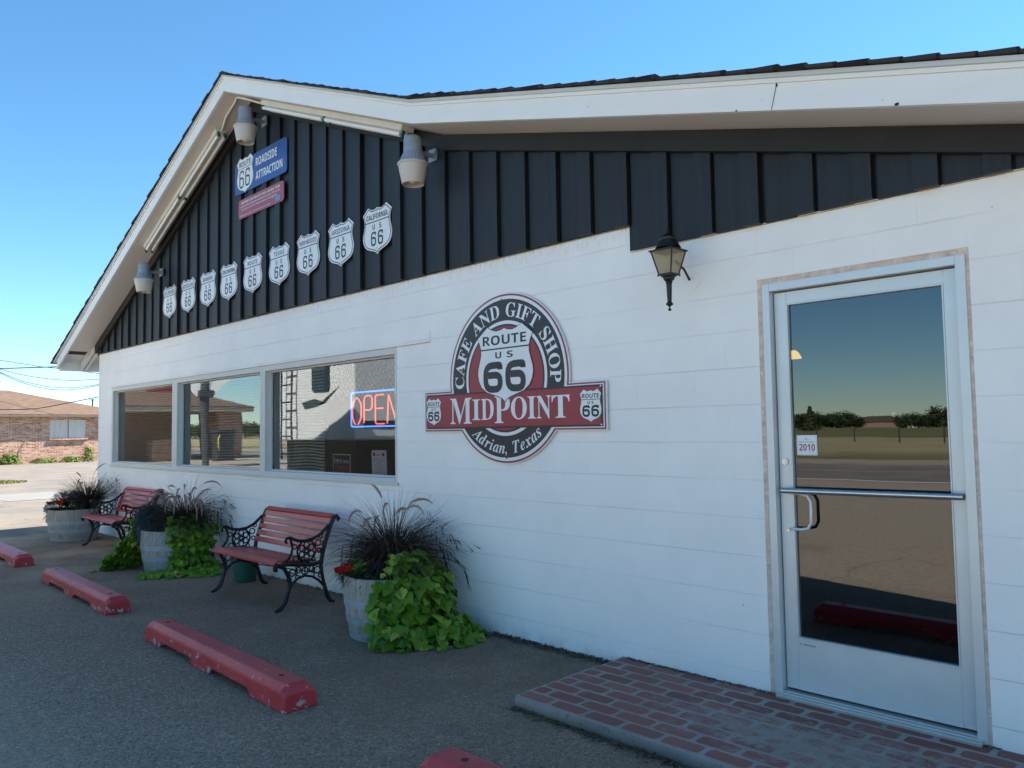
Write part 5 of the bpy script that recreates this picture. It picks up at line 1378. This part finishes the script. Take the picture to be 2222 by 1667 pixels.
# canopy wing of the old filling station
cw = thing('filling_station', 'old filling station with shingled canopy, brick piers and pump, reflected in the left windows', 'building', (-47, -11, 0))
A0, A1, C0, C1 = -53.0, -41.0, -17.3, -4.2
g = MB(); g.add([(A0, C0, 3.02), (A1, C0, 3.02), (A1, C1, 3.02), (A0, C1, 3.02), (-47, C0+6, 5.0), (-47, C1-2, 5.0), (A0, C0, 2.97), (A1, C0, 2.97), (A1, C1, 2.97), (A0, C1, 2.97)],
      [(0, 1, 4), (1, 2, 5, 4), (2, 3, 5), (3, 0, 4, 5), (6, 7, 1, 0), (7, 8, 2, 1), (8, 9, 3, 2), (9, 6, 0, 3)]); g.build('roof', M['shingle_tan'], cw)
g = MB(); g.box(A0+.05, A1-.05, C0+.05, C1-.05, 2.72, 2.965); g.build('fascia', M['cream'], cw)
g = MB(); g.box(-53, -45.5, -14.6, -4.2, 0, 2.72); g.box(-44.4, -42, -17.1, -15.6, 0, 2.72); g.build('wall', M['brick'], cw)
for y in (-13.9,): g = MB(); g.box(-42.0, -41.8, y-.1, y+.1, 0, 2.72); g.build('pier', M['tanpaint'], cw)
g = MB(); g.box(-42.6, -41.8, -13.0, -11.9, 0, 1.15); g.build('brick_planter', M['brick'], cw)
g = MB(); g.prism([(-15.3, 3.75), (-12.2, 3.75), (-12.2, 5.1), (-15.3, 5.1)], -.04, .04, mp=lambda a, b, c: (-43.6+b, a, c)); rs = g.build('roof_sign', M['signred'], cw)
g = MB(); put_text(g, 't', -15.05, 3.95, .45, 0, None, 'serifit', mp=lambda a, b, c: (-43.55, a, c)); put_text(g, 'a', -14.6, 3.95, .45, 0, None, 'serifit', mp=lambda a, b, c: (-43.55, a, c)); g.build('roof_sign_lettering', M['white'], rs)
o = thing('fuel_pump', 'dark old fuel pump with yellow hose reflected in the middle window', 'fuel pump', (-38.5, -14.4, 0))
g = MB(); g.box(-38.9, -38.1, -14.9, -13.9, 0, 1.55); g.box(-38.95, -38.05, -14.95, -13.85, 1.55, 1.7); g.build('cabinet', M['rvdecal'], o, bevel=.02)
g = MB(); g.tube([(-38.04, -14.0, 1.4), (-37.9, -13.85, 1.2), (-37.9, -13.85, .8), (-38.04, -14.0, .6)], .05, 8); g.build('hose', M['yellow'], o, smooth=True)
# tall sign pole with white triangular sign
o = thing('pole_sign', 'white triangular sign on a dark pole reflected in the middle window', 'sign', (-30.5, -9.95, 0))
g = MB(); g.tube([(-30.5, -9.95, 0), (-30.5, -9.95, 6)], .14, 12); g.box(-30.72, -30.3, -10.2, -9.7, 3.0, 3.3); g.build('pole', M['polewood'], o)
for s_ in (-1, 1):
    g = MB(); P = [(-9.95+s_*.17, 2.95), (-9.95+s_*3.2, 6.2), (-9.95+s_*.17, 6.2)]
    g.prism(P, -.05, .05, mp=lambda a, b, c: (-30.5+b*.7-(a+9.95)*.45, a, c)); g.build('sign_panel', M['barnwhite'], o)
# trees and farm buildings beyond the road
def tree(c, H, R, sd, label=None, conifer=False):
    rr = random.Random(sd); o = thing('tree' if not conifer else 'conifer', label, 'tree', c, 'trees beyond the road reflected in the glass')
    g = MB(); g.tube([(c[0], c[1], 0), (c[0]+.1, c[1], H*.35), (c[0], c[1]+.1, H*.75)], [H*.035, H*.025, H*.01], 8)
    for i in range(6):
        a = rr.uniform(0, 2*pi); z = H*rr.uniform(.25, .55); g.tube([(c[0], c[1], z), (c[0]+cos(a)*R*.6, c[1]+sin(a)*R*.6, z+H*.2)], [H*.012, H*.004], 5)
    g.build('trunk', M['bark'], o)
    g = MB()
    if conifer:
        for i in range(1500):
            h = rr.random()**1.3; a = rr.uniform(0, 2*pi); q = rr.random()**.5*(1-h)*R*(.8+.35*sin(h*40+a*2))
            leaf(g, (c[0]+cos(a)*q, c[1]+sin(a)*q, H*(.05+.95*h)), (cos(a), sin(a), .5), (rr.uniform(-1, 1), rr.uniform(-1, 1), -.3), rr.uniform(.25, .5))
    else:
        cl = [(rr.uniform(-1, 1)*R*.62, rr.uniform(-1, 1)*R*.62, H*rr.uniform(.16, .86), R*rr.uniform(.30, .5)) for _ in range(18)]
        for (dx, dy, dz, r_) in cl:
            for i in range(90):
                v = Vector((rr.gauss(0, 1), rr.gauss(0, 1), rr.gauss(0, .8))).normalized()*r_*rr.random()**.35
                leaf(g, (c[0]+dx+v.x, c[1]+dy+v.y, dz+v.z), v+Vector((0, 0, .3)), (rr.uniform(-1, 1), rr.uniform(-1, 1), rr.uniform(-1, 1)), rr.uniform(.3, .6))
    g.build('crown', M['treeleaf'], o); return o
t0 = tree((0, 0, 0), 7.0, 4.4, 61, 'dark trees on the skyline beyond the dry field seen in the glass')
t0.location = (-139.3, -307.5, 0)
places = [(-142.0, -319.1, 0.9), (-146.4, -335.9, 1.0), (-137.9, -323.2, 0.85), (-140.3, -335.0, 1.05), (-134.3, -326.9, 1.25), (-138.2, -344.2, 0.95), (-132.2, -336.1, 0.85), (-158.1, -430.6, 1.0), (-123.4, -366.3, 0.9), (-117.9, -357.7, 1.1), (-114.5, -361.2, 0.8), (-109.1, -352.4, 0.95), (-110.3, -365.5, 1.0), (-94.5, -324.5, 1.35), (-95.7, -337.6, 1.2), (-133.2, -285.3, 1.1), (-144.2, -302.6, 1.0), (-259.1, -100.8, 1.0), (-276.3, -111.8, 0.9), (-286.8, -129.5, 1.0), (-292.6, -137.9, 1.1), (-270.0, -132.4, 0.9), (-290.2, -154.6, 1.0)]
for i, (x, y, s_) in enumerate(places):
    copy_thing(t0, (x, y, 0), 'dark trees on the skyline beyond the dry field seen in the glass', rz=i*1.3, scale=(s_*1.25, s_*1.25, s_*.92))
tree((-80.1, -175.7, 0), 5.6, 2.7, 62, 'pointed dark conifer at the left of the door reflection', True)
def shed(c, L, Wd, H, rh, label, wallm, roofm, nm='farm_shed'):
    o = thing(nm, label, 'shed', c, None); x, y, z = c
    g = MB(); g.box(x-L/2, x+L/2, y-Wd/2, y+Wd/2, 0, H); g.build('wall', wallm, o)
    g = MB(); g.add([(x-L/2-.3, y-Wd/2-.3, H), (x+L/2+.3, y-Wd/2-.3, H), (x+L/2+.3, y+Wd/2+.3, H), (x-L/2-.3, y+Wd/2+.3, H), (x-L/2+L*.22, y, H+rh), (x+L/2-L*.3, y, H+rh)], [(0, 1, 5, 4), (1, 2, 5), (2, 3, 4, 5), (3, 0, 4)]); g.build('roof', roofm, o)
shed((-139.5, -381.3, 0), 26, 10, 2.4, 2.6, 'long low brown roofed house left of the grain silo in the door glass', M['brick'], m_plain('brown_roof', (.10, .07, .05), .9, obj=False), 'farm_house')
shed((-124.2, -379.8, 0), 9, 7, 3.4, .6, 'flat pale metal shed right of the grain silo in the door glass', M['barnwhite'], M['alum'])
o = thing('grain_silo', 'tall white grain silo on the skyline in the door glass', 'silo', (-139.2, -400.1, 0))
g = MB(); g.lathe([(1.7, 0), (1.7, 5.6), (1.1, 6.5), (.0, 6.9)], (-139.2, -400.1, 0), 20); g.build('tank', M['barnwhite'], o, smooth=True)
o = thing('grain_bin', 'short domed white grain bin left of the tall silo in the door glass', 'silo', (-140.3, -391.8, 0))
g = MB(); g.lathe([(1.7, 0), (1.7, 3.9), (1.1, 4.7), (.0, 5.1)], (-140.3, -391.8, 0), 20); g.build('tank', M['barnwhite'], o, smooth=True)

g = MB(); rr = random.Random(90)
for i in range(900):
    x = rr.choice((rr.uniform(-8.5, -.8), rr.uniform(-1.9, -.7))); y = -.004-abs(rr.gauss(0, .035)); z0 = 0
    a = rr.uniform(0, pi); L = rr.uniform(.008, .035); w_ = rr.uniform(.0012, .004)
    if -.76 < x: continue
    g.obox((x, y, z0+rr.uniform(.002, .012)), (cos(a)*L, sin(a)*L*.4, rr.uniform(-.006, .01)), (-sin(a)*w_, cos(a)*w_, 0), (0, 0, w_*.6))
for i in range(420):
    x = rr.uniform(-.74, 1.25); y = -.004-abs(rr.gauss(0, .014)); a = rr.uniform(0, pi); L = rr.uniform(.004, .018)
    g.obox((x, y, .0575+rr.uniform(0, .004)), (cos(a)*L, sin(a)*L*.3, .001), (-sin(a)*.0015, cos(a)*.0015, 0), (0, 0, .0012))
for i in range(500):
    x = rr.uniform(-.75, 1.6); y = -.958-abs(rr.gauss(0, .03)); a = rr.uniform(0, pi); L = rr.uniform(.005, .022)
    g.obox((x, y, rr.uniform(.002, .012)), (cos(a)*L, sin(a)*L, rr.uniform(-.004, .008)), (-sin(a)*.002, cos(a)*.002, 0), (0, 0, .0015))
g.v = [(x, min(y, -.001), max(z, .001)) for x, y, z in g.v]
tag(g.build('leaf_litter', mk_leaf('litter', (.05, .035, .025), (.20, .15, .10), .1, .9)), 'dry twigs and leaf litter gathered along the foot of the white wall', 'litter', kind='stuff')

o = thing('utility_pole', 'tall utility pole beside the road reflected in the glass', 'utility pole', (-30, -31, 0), 'utility poles along the far side of the road')
g = MB(); g.tube([(-30, -31, 0), (-30, -31, 8.5)], [.15, .10], 8); g.build('pole', M['polewood'], o)
g = MB(); g.tube([(-31, -31, 8.0), (-29, -31, 8.0)], .05, 5); g.build('crossarm', M['polewood'], o)
copy_thing(o, (-62, -33, 0), 'tall utility pole beside the road reflected in the glass'); copy_thing(o, (-12, -60, 0), 'tall utility pole beside the road reflected in the glass')
o = thing('wire_fence', 'low post and wire fence across the dry field seen in the door glass', 'fence', (-40, -62, 0))
for i in range(26): g = MB(); x = -75+i*3.4; g.tube([(x, -62, 0), (x, -62, 1.15)], .06, 5); g.build('post', M['polewood'], o)
for z in (.5, .95): g = MB(); g.tube([(-75, -62, z), (10, -62, z)], .012, 4); g.build('fence_wire', M['wire'], o)
